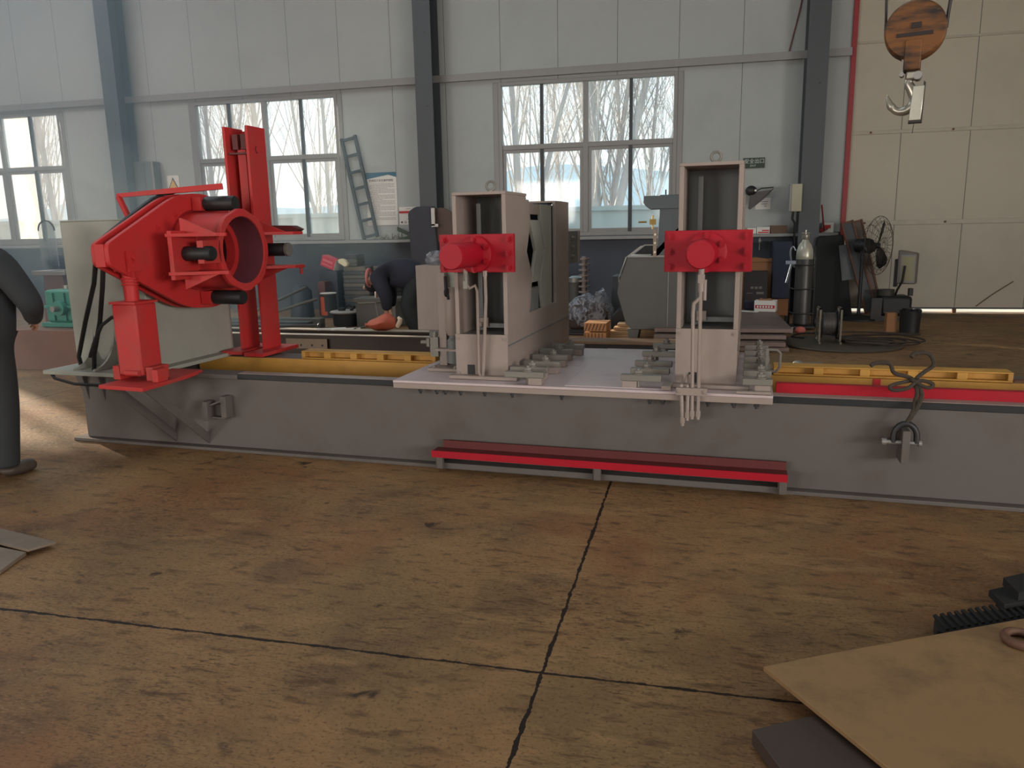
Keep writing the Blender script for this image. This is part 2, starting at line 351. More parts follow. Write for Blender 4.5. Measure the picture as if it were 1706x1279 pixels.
# ================================================================== the setting
WY = 15.05
b = B(); b.add([(-32,-9,0),(12,-9,0),(12,15.3,0),(-32,15.3,0),(-32,-9,-.2),(12,-9,-.2),(12,15.3,-.2),(-32,15.3,-.2)], [(0,1,2,3),(7,6,5,4),(0,4,5,1),(1,5,6,2),(2,6,7,3),(3,7,4,0)])
struct(b.build('floor', FLOOR, at=(0,0,0)))
b = B()
for x0, x1 in ((-32,-15),(-13,-8),(-6,-1),(1,12)): b.box(x0, x1, -9, 15.3, 8, 8.1)
for x0, x1 in ((-15,-13),(-8,-6)): b.box(x0, x1, -9, 4, 8, 8.1).box(x0, x1, 12, 15.3, 8, 8.1)
b.box(-1, 1, -9, 2, 8, 8.1).box(-1, 1, 10, 15.3, 8, 8.1)
struct(b.build('ceiling', ROOF))
WINS = [(-25.0,-21.7), (-17.15,-13.85), (-10.5,-7.2), (-3.87,-.52)]
Z0, Z1 = 1.44, 4.32
b = B(); b.box(-32, 2.36, WY, 15.25, 0, Z0); b.box(2.36, 2.44, WY-.02, 15.25, 0, .005); struct(b.build('wall_back_lower', PLINTH))
b = B(); xs = [-32]+[v for w in WINS for v in w]+[2.36]
for i in range(0, len(xs), 2): b.box(xs[i], xs[i+1], WY, 15.25, Z0, Z1)
b.box(-32, 2.36, WY, 15.25, Z1, 8); b.box(2.36, 9.5, WY, 15.25, 6.6, 8); b.box(9.5, 12, WY, 15.25, 0, 8)
struct(b.build('wall_back', PANEL))
struct(B().box(-32.2, -32, -9, 15.3, 0, 8).build('wall_left', PANEL)); struct(B().box(12, 12.2, -9, -8, 0, 8).box(12, 12.2, -1, 15.3, 0, 8).box(12, 12.2, -8, -1, 0, 1.1).box(12, 12.2, -8, -1, 3.7, 8).build('wall_right', PANEL))
b = B()                                                             # wall behind the camera, with openings added for the fill lamps
RW = [(-15.65,-12.35), (-8.95,-5.65), (-2.25,1.05), (4.45,7.75)]; xr = [-32]+[v for w in RW for v in w]+[12]
for i in range(0, len(xr), 2): b.box(xr[i], xr[i+1], -8.2, -8, 1.15, 3.85)
b.box(-32, 12, -8.2, -8, 0, 1.15).box(-32, 12, -8.2, -8, 3.85, 8); struct(b.build('wall_front', PANEL))
# windows
for i, (x0, x1) in enumerate(WINS):
    w = thing('window_%d' % (i+1), 'x', 'x', ((x0+x1)/2, WY, Z0)); del w['label']; del w['category']; struct(w)
    b = B(); t = .07
    b.box(x0, x0+t, WY-.03, WY+.08, Z0, Z1).box(x1-t, x1, WY-.03, WY+.08, Z0, Z1).box(x0+t, x1-t, WY-.028, WY+.078, Z1-t, Z1).box(x0+t, x1-t, WY-.028, WY+.078, Z0, Z0+t)
    b.box(x0-.10, x0, WY-.02, WY+.05, Z0-.02, Z1).box(x1, x1+.10, WY-.02, WY+.05, Z0-.02, Z1)
    b.build('window_frame', FRAME, w, bev=.006)
    q = (x1-x0)/4; tz = 3.12; b = B(); b.box(x0+t, x0+2*q-.05, WY-.018, WY+.068, tz-.04, tz+.05).box(x0+2*q+.05, x1-t, WY-.018, WY+.068, tz-.04, tz+.05); b.box(x0+2*q-.05, x0+2*q+.05, WY-.02, WY+.07, Z0+t, Z1-t)
    b.build('transom', FRAME, w, bev=.005)
    b = B()
    for k in (1, 3): b.box(x0+k*q-.03, x0+k*q+.03, WY, WY+.06, tz+.05, Z1-t); b.box(x0+k*q-.035, x0+k*q+.035, WY-.01, WY+.05, Z0+t, tz-.04)
    b.build('mullion', DKFR, w)
    for k in range(2):                                              # sliding sashes of the lower half
        a0 = x0+(t if k == 0 else 2*q+.05); a1 = x0+(2*q-.05 if k == 0 else 4*q-t); b = B()
        b.box(a0, a0+.06, WY, WY+.04, Z0+t, tz-.04).box(a1-.06, a1, WY, WY+.04, Z0+t, tz-.04).box(a0+.06, a1-.06, WY+.001, WY+.039, tz-.10, tz-.041).box(a0+.06, a1-.06, WY+.001, WY+.039, Z0+t+.001, Z0+t+.07)
        b.build('sash', FRAME, w)
    for k in range(4):
        a0 = x0+k*q+.03; a1 = x0+(k+1)*q-.03
        milky = i == 1 and k == 2
        B().box(a0, a1, WY+.025, WY+.029, tz+.05, Z1-t).build('pane', GLASSD if milky else GLASS, w)
        B().box(a0, a1, WY+.025, WY+.029, Z0+t, tz-.04).build('pane', GLASSD if milky else GLASS, w)
# ledge, girts, columns
b = B().box(-32, 2.3, 14.80, WY, 1.37, 1.43); struct(b.build('trim_1', mat('pale ledge concrete', (150, 150, 146), .6, var=.08), bev=.01))
b = B().prism([(14.93, 4.42), (WY-.002, 4.42), (WY-.002, 4.50), (14.928, 4.50), (14.928, 4.37), (14.93, 4.37)], 'x', -32, 2.36); struct(b.build('trim_2', FRAME))
for i, cx in enumerate((-18.9, -12.05, -5.17, 1.77)):
    b = B(); b.box(cx-.17, cx+.17, 14.52, 14.54, 0, 8).box(cx-.17, cx+.17, 14.94, 14.96, 0, 8).box(cx-.008, cx+.008, 14.54, 14.94, 0, 8)
    b.box(cx-.17, cx+.17, 14.54, 14.94, 1.75, 1.77).box(cx-.2, cx+.2, 14.5, 14.98, 0, .03)
    for z in (2.0, 3.9, 5.2): b.bolt((cx+.05, 14.52, z), '-y', .012, .012)
    struct(b.build('column_%d' % (i+1), COLM))
# conduit and its red wire beside the right column
b = B().tube([(1.35, 15.03, 4.5), (1.5, 15.02, 5.2), (1.62, 15.0, 6.0), (1.66, 15, 7.5)], .012, 6); struct(b.build('trim_3', mat('red brown conduit', (110, 66, 56), .6)))
# sliding door of sandwich panels, on rails, a gap of daylight under it
d = thing('door_1', 'x', 'x', (5.9, 15.1, .1)); del d['label']; del d['category']; struct(d)
b = B()
for z0, z1 in ((.10, 1.54), (1.62, 3.08), (3.14, 4.56), (4.60, 6.6)): b.box(2.44, 9.5, WY+.02, WY+.10, z0, z1)
b.build('door_panel', DOORP, d)
b = B()
for z0, z1 in ((1.54, 1.62), (3.08, 3.14), (4.56, 4.60)): b.box(2.44, 9.5, WY+.005, WY+.09, z0, z1)
b.build('door_rail', mat('door rail aluminium', (170, 162, 146), .5, .1), d, bev=.004)
b = B()
for z in (1.58, 3.11):
    for x in (2.76, 4.05, 5.3): b.cyl((x, WY+.01, z), (x, WY-.012, z), .018, 10)
b.build('rail_bolt', RUST, d)
B().box(2.36, 2.44, WY-.05, WY+.12, .0, 6.6).build('door_frame', mat('dark red door frame', (150, 38, 44), .5), d)
B().box(2.44, 9.5, WY+.03, WY+.09, .07, .10).build('bottom_seal', DKFR, d)
B().box(4.3, 4.36, WY+.03, WY+.07, 0, .07).build('floor_stop', RUST, d)
B().tube([(4.66, WY+.012, .12), (4.9, WY+.01, .33), (5.2, WY+.01, .55)], .008, 6).build('panel_scar', RUST, d)
# yard outside
struct(B().add([(-90,15.3,-.05),(60,15.3,-.05),(60,120,-.05),(-90,120,-.05)], [(0,1,2,3)]).build('ground', GROUND))
b = B(); b.box(-60, 40, 22, 22.25, -.05, 2.05).box(-60, 40, 21.93, 22.32, 2.05, 2.17)
for x in range(-60, 40, 4): b.box(x-.2, x+.2, 21.92, 22.3, -.05, 2.12)
struct(b.build('yard_wall', YARDW))
b = B(); n = 60; vs = []; fs = []
for i in range(n+1):
    x = -170+i*4.5; h = 4.5+7*math.exp(-((x+18)/26)**2)+4*math.exp(-((x+95)/30)**2)+noise.noise((x*.05, 2, 1))*2+noise.noise((x*.3, 5, 1))*.5
    vs += [(x, 118, -1), (x, 118+h*.8, h), (x, 150, h*.6)]
for i in range(n): a = i*3; fs += [(a, a+3, a+4, a+1), (a+1, a+4, a+5, a+2)]
struct(b.add(vs, fs).build('hill', HILLM))
def tree(label, x, y, h, r, seed, lean=(0, 0), nb=26, fork=0, ntw=5):
    R = random.Random(seed); t = thing('bare_tree', label, 'tree', (x, y, -.05), 'bare trees behind the yard wall')
    def seg(p, d, L, n, wob):
        pts = [Vector(p)]; d = Vector(d).normalized()
        for i in range(n):
            d = (d+Vector((R.uniform(-wob, wob), R.uniform(-wob, wob), R.uniform(-wob*.3, wob*.6)))).normalized(); pts.append(pts[-1]+d*L/n)
        return pts
    tr = B(); br = B(); tw = B()
    trunks = [(seg((x, y, -.05), (lean[0], lean[1], 1), h, 8, .05), r)]
    for k in range(fork):
        q = R.uniform(-1, 1); trunks.append((seg((x+q*.15, y+R.uniform(-.2, .2), -.05), (lean[0]+q*.22, lean[1]+R.uniform(-.15, .15), 1), h*.9, 8, .06), r*R.uniform(.55, .9)))
    for pts, rr in trunks:
        tr.tube(pts, [rr*(1-.8*i/8) for i in range(9)], 8)
        for k in range(nb):
            f = R.uniform(.12, .97); i = min(7, int(f*8)); p = pts[i].lerp(pts[i+1], f*8-i)
            q = R.uniform(0, 2*pi); s = R.uniform(.15, .5); L = h*(1-f)*R.uniform(.35, .6)+.8
            bp = seg(p, (cos(q)*s, sin(q)*s, 1), L, 5, .1); b0 = rr*(1-.8*f)*R.uniform(.25, .5); br.tube(bp, [b0*.6*(1-.75*j/5)+.004 for j in range(6)], 5, cap=False)
            for j in range(ntw):
                i2 = R.randint(1, 4); q2 = R.uniform(0, 2*pi); s2 = R.uniform(.2, .7)
                tp = seg(bp[i2], (cos(q2)*s2, sin(q2)*s2, .8), R.uniform(.6, 1.9), 3, .12); tw.tube(tp, [.009, .007, .005, .003], 3, cap=False)
                for _ in range(2):
                    q3 = R.uniform(0, 2*pi); tw.tube([tp[R.randint(1, 2)], tp[2]+Vector((cos(q3)*.5, sin(q3)*.5, R.uniform(.1, .6)))], [.005, .003], 3, cap=False)
    tr.build('trunk', TREEM, t); br.build('branches', TWIG, t); tw.build('twigs', TWIG, t)
P3 = 'in the rightmost window'
for a in [('thick pale bare tree with forked trunks '+P3, -3.25, 24.5, 11, .21, 3, (.01, 0), 30, 3),
          ('pale bare tree beside the left edge of the rightmost window', -5.45, 24, 11, .16, 4, (.0, 0), 26, 1),
          ('slim bare tree leaning right at the right edge of the rightmost window', -1.9, 25, 9, .09, 5, (.05, 0), 26, 1),
          ('slender bare tree between the two thick trunks in the rightmost window', -4.4, 26, 9, .07, 6, (-.1, 0), 24, 1),
          ('dark bare tree with rising branches in the right half of the middle window', -11.9, 24, 10, .10, 8, (-.03, 0), 22, 1, 2),
          ('pale trunk behind the red upright in the middle window', -14.9, 25, 11, .15, 9, (-.03, 0), 24, 1),
          ('thin bare tree at the left edge of the middle window', -16.4, 24, 10, .12, 10, (.04, 0), 24, 1),
          ('thin bare sapling right of the red upright in the middle window', -13.3, 25.5, 8, .05, 11, (.1, 0), 20, 0, 2),
          ('pale bare tree in the right half of the leftmost window', -28.5, 30, 12, .17, 12, (.0, 0), 30, 1),
          ('bare tree at the left side of the leftmost window', -26.4, 24, 10, .14, 14, (.03, 0), 26, 1),
          ('far bare tree near the middle of the leftmost window', -30.2, 31, 12, .15, 15, (0, 0), 30, 1)]:
    tree(*a)

# haze volume added to imitate lens glare by the left windows
hz = bpy.data.materials.new('glare veil'); hz.use_nodes = True; hn = hz.node_tree; hn.nodes.remove(hn.nodes['Principled BSDF'])
vs_ = hn.nodes.new('ShaderNodeVolumeScatter'); vs_.inputs['Color'].default_value = (.62, .86, 1, 1); vs_.inputs['Density'].default_value = .042; vs_.inputs['Anisotropy'].default_value = .1
hn.links.new(vs_.outputs[0], hn.nodes['Material Output'].inputs['Volume'])
tag(B().box(-31.9, -5.6, 3.0, 15.0, .02, 7.85).build('glare_haze', hz), 'thin haze added as lens glare under the left windows', 'haze', kind='stuff')
# ================================================================== the machine (machine frame: x along the bed, y away from the camera)
bed = thing('machine_bed', 'long dusty grey machine bed with black, red and yellow rails on its two beams', 'machine bed', (.6, .45, 0), F=FM)
b = B(FM); b.box(-3.57, 4.9, 0, .22, .026, .55).box(-3.66, 4.9, -.055, .27, 0, .025)
b.build('front_beam', BED, bed, bev=.004)
b = B(FM); b.box(-3.57, 4.9, .72, .95, .026, .59).box(-3.66, 4.9, .66, 1.0, 0, .025).box(-3.57, -3.50, .221, .719, .026, .55); b.build('rear_beam', BED, bed, bev=.004)
b = B(FM); b.box(-3.62, -2.10, -.02, .16, .551, .583).box(-3.66, -3.56, -.05, .95, .551, .584); b.build('top_plate', BED, bed, bev=.003)
b = B(FM); b.box(-2.10, 4.9, -.008, .09, .551, .591); b.build('slide_rail', BLK, bed, bev=.003)
b = B(FM); b.box(-2.10, 4.9, .0, .09, .591, .594); b.build('rail_lit_top', GREY, bed)  # grey strip stands in for light on top of the black rail
b = B(FM); b.box(1.66, 4.9, .095, .15, .551, .652); b.build('side_rail', RED, bed, bev=.002)
b = B(FM); b.box(-3.0, 4.9, .695, .719, .06, .588); b.build('guide_face', YEL, bed)
def rack(x0, x1, cells):
    b = B(FM); b.box(x0, x1, .76, .84, .591, .655).box(x0, x1, .70, .759, .591, .602).box(x0, x1, .70, .759, .646, .655); n = cells
    for i in range(n+1):
        x = x0+(x1-x0)*i/n; b.box(max(x0, x-.03), min(x1, x+.03), .701, .759, .602, .646)
    b.build('pocket_rail', YEL, bed, bev=.003)
rack(-2.0, -.82, 5); rack(1.66, 3.09, 5)
B(FM).box(2.285, 2.33, .69, .694, .54, .588).build('red_mark', REDP, bed)
B(FM).box(3.10, 4.9, .72, .80, .591, .602).build('rear_rail', RUST, bed)
# end gussets, lifting ear, tool rail
for x in (-3.52, -3.36): B(FM).prism([(-.05, .55), (0, .55), (0, .33)], 'x', x, x+.012).build('end_gusset', BED, bed)
b = B(FM); b.prism([(-3.66, .55), (-3.57, .55), (-3.57, .35)], 'y', .02, .04); b.build('end_gusset', BED, bed)
for x in (-2.72, -2.42): B(FM).prism([(-.60, .57), (-.50, .57), (0, .12), (0, .04)], 'x', x, x+.014).build('strut', BED, bed)
b = B(FM); b.box(-2.375, -2.335, -.085, 0, .24, .385).box(-2.215, -2.17, -.085, 0, .27, .43).prism([(-2.335, .36), (-2.215, .40), (-2.215, .385), (-2.335, .345)], 'y', -.06, -.01).box(-2.335, -2.215, -.05, -.01, .25, .265)
b.build('lifting_ear', BED, bed, bev=.003)
rail = B(FM).box(-.47, 1.735, -.05, -.035, .145, .20).build('tool_rail', REDD, bed)
B(FM).box(-.51, 1.74, -.17, -.16, .112, .158).build('rail_lip', RED, rail, label='bright red front lip')
B(FM).box(-.51, 1.74, -.16, -.05, .140, .150).build('rail_shelf', REDD, rail)
for x in (-.49, .58, 1.69): B(FM).box(x, x+.05, -.15, -.12, .03, .14).box(x, x+.008, -.15, 0, .03, .14).build('rail_bracket', BED, rail)
B(FM).box(-.46, 1.735, -.11, -.03, .025, .06).build('rail_tray', BED, rail)

# ---- headstock cabinet
hc = thing('headstock_cabinet', 'tall grey steel cabinet at the left end of the bed behind the red jack', 'cabinet', (-3.15, .5, .6), F=FM)
B(FM).box(-3.55, -2.83, -.03, .95, .60, 1.715).build('body', CAB, hc, bev=.006)
B(FM).box(-3.62, -2.72, -.29, 1.0, .585, .615).build('base_plate', CAB, hc, bev=.003)
B(FM).box(-3.55, -2.83, -.03, .95, 1.715, 1.725).build('lid', CAB, hc, bev=.004)
for x in (-3.38, -3.18, -2.98):
    p = [(-.03, .615), (-.03, .90)]+[(-.03-.22*(1-cos(a)), .90-.27*sin(a)) for a in [pi/2*i/8 for i in range(1, 9)]]+[(-.26, .615)]
    B(FM).prism(p, 'x', x, x+.02).build('curved_rib', CAB, hc, bev=.003)
b = B(FM)
for i in range(6): b.box(-3.13, -3.02, -.032, -.03, 1.42-.018*i, 1.43-.018*i)
b.build('rating_plate', mat('pale rating plate', (176, 178, 170), .5), hc)
b = B(FM)
for k, (p) in enumerate(([(-2.78,-.5,1.44),(-2.9,-.42,1.28),(-3.12,-.32,1.0),(-3.33,-.22,.72),(-3.42,-.12,.62)], [(-2.76,-.46,1.42),(-2.85,-.40,1.25),(-2.98,-.33,1.0),(-3.12,-.28,.75),(-3.22,-.2,.62)])):
    h = B(FM).tube(p, .016, 8).build('hydraulic_hose', BLK, hc)
B(FM).tube([(-3.66,-.2,.60),(-3.5,-.3,.56),(-3.3,-.32,.53),(-3.0,-.3,.52)], .012, 8).build('hydraulic_hose', BLK, hc)

# ---- red clamp head
ch = thing('clamp_head', 'large red clamp head with round bore and black jaw cylinders on the grey cabinet', 'clamp head', (-2.83, .35, 1.48), F=FM)
def rounded(pts, r, n=5):
    out = []; m = len(pts)
    for i in range(m):
        p = Vector(pts[i]); a = (Vector(pts[i-1])-p).normalized(); c = (Vector(pts[(i+1) % m])-p).normalized(); rr = r[i] if isinstance(r, list) else r
        for k in range(n+1):
            t = k/n; out.append(tuple((1-t)**2*(p+a*rr)+2*t*(1-t)*p+t*t*(p+c*rr)))
    return out
dia = rounded([(-.56, 1.41), (-.56, 1.55), (.16, 1.90), (.56, 1.92), (1.1, 1.55), (1.1, 1.41), (.60, 1.02), (.16, 1.05)], [.04, .04, .15, .2, .05, .05, .2, .15])
ip = circ((.33, 1.48), .245, 48)
def plate_hole(F, outline, hole_c, hole_r, axis, a, b_, name, m, par):
    """plate with a round hole; the hole outline is matched to the outer outline by angle"""
    n = len(outline); inn = []
    for p in outline:
        q = math.atan2(p[1]-hole_c[1], p[0]-hole_c[0]); inn.append((hole_c[0]+hole_r*cos(q), hole_c[1]+hole_r*sin(q)))
    return B(F).ring(inn, outline, axis, a, b_).build(name, m, par, bev=.004)
def dense(pts, n=4): return [tuple(Vector(pts[i]).lerp(Vector(pts[(i+1) % len(pts)]), k/n)) for i in range(len(pts)) for k in range(n)]
plate_hole(FM, dense(dia, 3), (.33, 1.48), .24, 'x', -2.645, -2.61, 'front_plate', REDO, ch)
plate_hole(FM, dense([(y+.0, z) for y, z in dia], 3), (.33, 1.48), .24, 'x', -2.755, -2.725, 'rear_plate', REDO, ch)
B(FM).ring(circ((.33, 1.48), .25, 32), circ((.33, 1.48), .31, 32), 'x', -2.83, -2.61).build('hub', REDO, ch)
b = B(FM); b.box(-2.725, -2.645, -.56, -.52, 1.40, 1.55)
b.build('spacer', REDO, ch)
B(FM).prism([(-.35, 1.60), (.15, 1.84), (.15, 1.80), (-.35, 1.56)], 'x', -2.725, -2.645).build('spacer', REDO, ch)
t = B(FM); t.ring(circ((.33, 1.48), .25, 40), circ((.33, 1.48), .285, 40), 'x', -2.61, -2.2); t.build('barrel', REDO, ch)
oc = [(.33+r*cos(a), 1.48+r*sin(a)) for k in range(8) for r, a in ((.308, k*pi/4-.12), (.308, k*pi/4+.12))]
plate_hole(FM, dense(oc, 3), (.33, 1.48), .25, 'x', -2.225, -2.19, 'mouth_flange', REDO, ch)
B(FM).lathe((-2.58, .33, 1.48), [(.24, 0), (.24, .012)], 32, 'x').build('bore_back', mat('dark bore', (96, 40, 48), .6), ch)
B(FM).ring(circ((.33, 1.48), .2475, 40), circ((.33, 1.48), .2499, 40), 'x', -2.60, -2.20).build('bore_dark', mat('dull maroon bore', (104, 52, 60), .6), ch); B(FM).ring(circ((.33, 1.48), .20, 32), circ((.33, 1.48), .247, 32), 'x', -2.50, -2.42).build('bore_ring', REDO, ch)  # thin darker skin inside the red barrel
b = B(FM)
for k, q in enumerate((.9, 2.0, 2.5, 3.8, 5.4)): b.bolt((-2.61, .33+.42*cos(q)*1.2, 1.48+.30*sin(q)), '+x', .016, .014)
b.build('plate_bolt', REDO, ch)
for sy, cy in ((-1, .33-.44), (1, .33+.46)):                          # left and right jaws, a black cylinder between two fins
    j = B(FM).box(-2.40, -2.365, cy-.13, cy+.13, 1.29, 1.63).build('jaw_plate', REDO, ch, bev=.003)
    for z in (1.60, 1.335):
        B(FM).prism([(-2.40, cy-.15), (-2.05, cy-.07*sy-.03), (-2.05, cy+.06), (-2.22, cy-sy*.18), (-2.40, cy-sy*.16)] if sy < 0 else [(-2.40, cy-.16), (-2.22, cy-.18), (-2.02, cy-.05), (-2.0, cy+.06), (-2.40, cy+.12)], 'z', z-.012, z+.012).build('fin', REDO, j, bev=.002)
        s = 1 if z > 1.48 else -1
        B(FM).prism([(-2.40, z), (-2.40, z+s*.12), (-2.08, z)], 'y', cy-sy*.02-.01, cy-sy*.02+.01).build('gusset', REDO, j)
    b = B(FM); b.lathe((-2.365, cy, 1.47), [(.0, 0), (.045, .002), (.052, .012), (.052, .22), (.045, .232), (0, .234)], 20, 'x'); b.build('jaw_cylinder', BLK, ch)
    B(FM).box(-2.24, -2.19, min(cy-sy*.16, cy+sy*.03), max(cy-sy*.16, cy+sy*.03), 1.40, 1.56).build('jaw_block', REDO, j) if sy < 0 else B(FM).lathe((-2.12, cy, 1.47), [(.055, 0), (.055, .02), (.02, .02)], 18, 'x').build('end_cap', STEEL, j)
B(FM).cyl((-2.03, .84, 1.35), (-2.03, .84, 1.27), .013, 10).build('pin', REDO, ch)
B(FM).prism([(-2.34, 1.60), (-2.08, 1.60), (-2.03, 1.63), (-2.10, 1.66), (-2.34, 1.665)], 'y', .84, .93).build('guide_block', REDD, ch)
for z in (1.83, 1.12):
    b = B(FM); b.lathe((-2.52, .36, z), [(.0, 0), (.05, .002), (.055, .012), (.055, .255), (.05, .265), (0, .267)], 20, 'x'); b.build('jaw_cylinder', BLK, ch)
    B(FM).box(-2.60, -2.52, .30, .42, z-.05, z+.05).build('cylinder_lug', REDO, ch)
# the two red link bars above, with hoses
b = B(FM); b.tube([(-3.10, .1, 1.90), (-2.6, .2, 1.93), (-2.35, .35, 1.955)], [.02, .028, .03], 4).tube([(-3.09, .1, 1.89), (-2.92, .0, 1.72)], [.022, .022], 4); b.build('link_bar', REDO, ch)
B(FM).tube([(-2.78, -.46, 1.56), (-2.79, -.2, 1.70), (-2.79, .1, 1.86), (-2.75, .3, 1.93)], .02, 8).build('hydraulic_hose', BLK, ch)

# ---- red jack cylinder on its bracket
jk = thing('jack_cylinder', 'upright red hydraulic jack on a red bracket at the front of the bed', 'hydraulic cylinder', (-2.65, -.35, .60), F=FM)
B(FM).prism([(-2.77, -.62), (-2.375, -.65), (-2.40, -.2), (-2.45, .05), (-2.77, .05)], 'z', .575, .602).build('base_plate', REDO, jk, bev=.003)
B(FM).box(-2.745, -2.545, -.45, -.25, .64, 1.14).build('cylinder_body', REDO, jk, bev=.012)
B(FM).box(-2.755, -2.535, -.46, -.24, 1.14, 1.155).build('cylinder_cap', REDO, jk)
b = B(FM); b.cyl((-2.655, -.35, 1.15), (-2.655, -.35, 1.42), .048, 20); b.build('piston_rod', REDO, jk)
b = B(FM)
for z in (1.27, 1.29, 1.31): b.torus((-2.655, -.35, z), .052, .007, n=20, k=6)
b.build('rod_ring', REDO, jk)
b = B(FM); b.box(-2.72, -2.70, -.42, -.28, 1.36, 1.50).box(-2.605, -2.585, -.42, -.28, 1.36, 1.50).cyl((-2.74, -.37, 1.46), (-2.57, -.37, 1.46), .025, 14); b.build('rod_fork', REDO, jk)
for x0 in (-2.82, -2.535):
    b = B(FM); b.box(x0, x0+.06, -.43, -.27, .602, .70).cyl((x0-.03, -.35, .66), (x0+.10, -.35, .66), .035, 14); b.build('trunnion', REDO, jk, bev=.004)
B(FM).box(-2.46, -2.41, -.46, -.36, .602, .69).build('stop_block', REDO, jk, bev=.003)
B(FM).cyl((-2.68, -.46, .66), (-2.56, -.46, .66), .02, 12).build('foot_pin', REDO, jk)
B(FM).tube([(-2.74,-.36,1.03),(-2.82,-.38,1.04),(-2.92,-.38,.98),(-3.02,-.36,.86),(-3.12,-.32,.74)], .013, 8).build('hydraulic_hose', BLK, jk)

# ---- red upright
ru = thing('red_upright', 'tall red steel channel upright behind the red clamp head', 'upright post', (-2.56, .95, .62), F=FM)
B(FM).prism([(-2.69, .86), (-2.665, .86), (-2.665, 1.1), (-2.69, 1.1)], 'z', .63, 2.46).build('side_plate', REDO, ru, bev=.002)
B(FM).prism([(-2.475, .86), (-2.45, .86), (-2.45, 1.1), (-2.475, 1.1)], 'z', .63, 2.46).build('side_plate', REDO, ru, bev=.002)
B(FM).box(-2.665, -2.475, 1.05, 1.07, 1.25, 2.44).build('web', REDO, ru)
B(FM).box(-2.61, -2.53, .93, 1.03, 1.3, 2.3).build('slide_bar', REDO, ru, bev=.004)
b = B(FM)
for x in (-2.63, -2.55): b.box(x, x+.05, .90, .97, 2.28, 2.40)
b.box(-2.665, -2.475, .88, .9, 2.24, 2.255); b.build('stop_block', REDD, ru)
b = B(FM); b.box(-2.78, -2.58, .72, 1.2, .60, .63); b.build('foot_plate', REDO, ru); B(FM).box(-2.52, -2.34, .66, 1.2, .60, .63).build('foot_plate', REDO, ru)
b = B(FM); b.torus((-2.449, .98, 2.28), .03, .006, 'x', 16, 6, 2.2, 4.4); b.build('lifting_hole', REDD, ru)

# ---- carriage plate
cp = thing('carriage_plate', 'flat bare steel carriage plate lying across the bed between the press stands', 'carriage plate', (.42, .7, .55), F=FM)
B(FM).box(-.80, 1.64, -.10, 1.52, .596, .612).build('plate', PLATE, cp, bev=.002); B(FM).box(-.80, 1.64, -.098, -.012, .558, .595).build('front_keeper', GREY, cp, bev=.003)
for x in (-.62, -.5, -.44, -.33, -.16, .03, .36, .92, 1.0, 1.27, 1.42, 1.55): B(FM).cyl((x, -.055, .535), (x, -.055, .556), .016, 6).cyl((x, -.055, .52), (x, -.055, .54), .009, 8).build('bolt', DKS, cp)
B(FM).box(.38, 1.05, -.06, 1.5, .6125, .618).build('wear_plate', PLATE, cp, bev=.002)

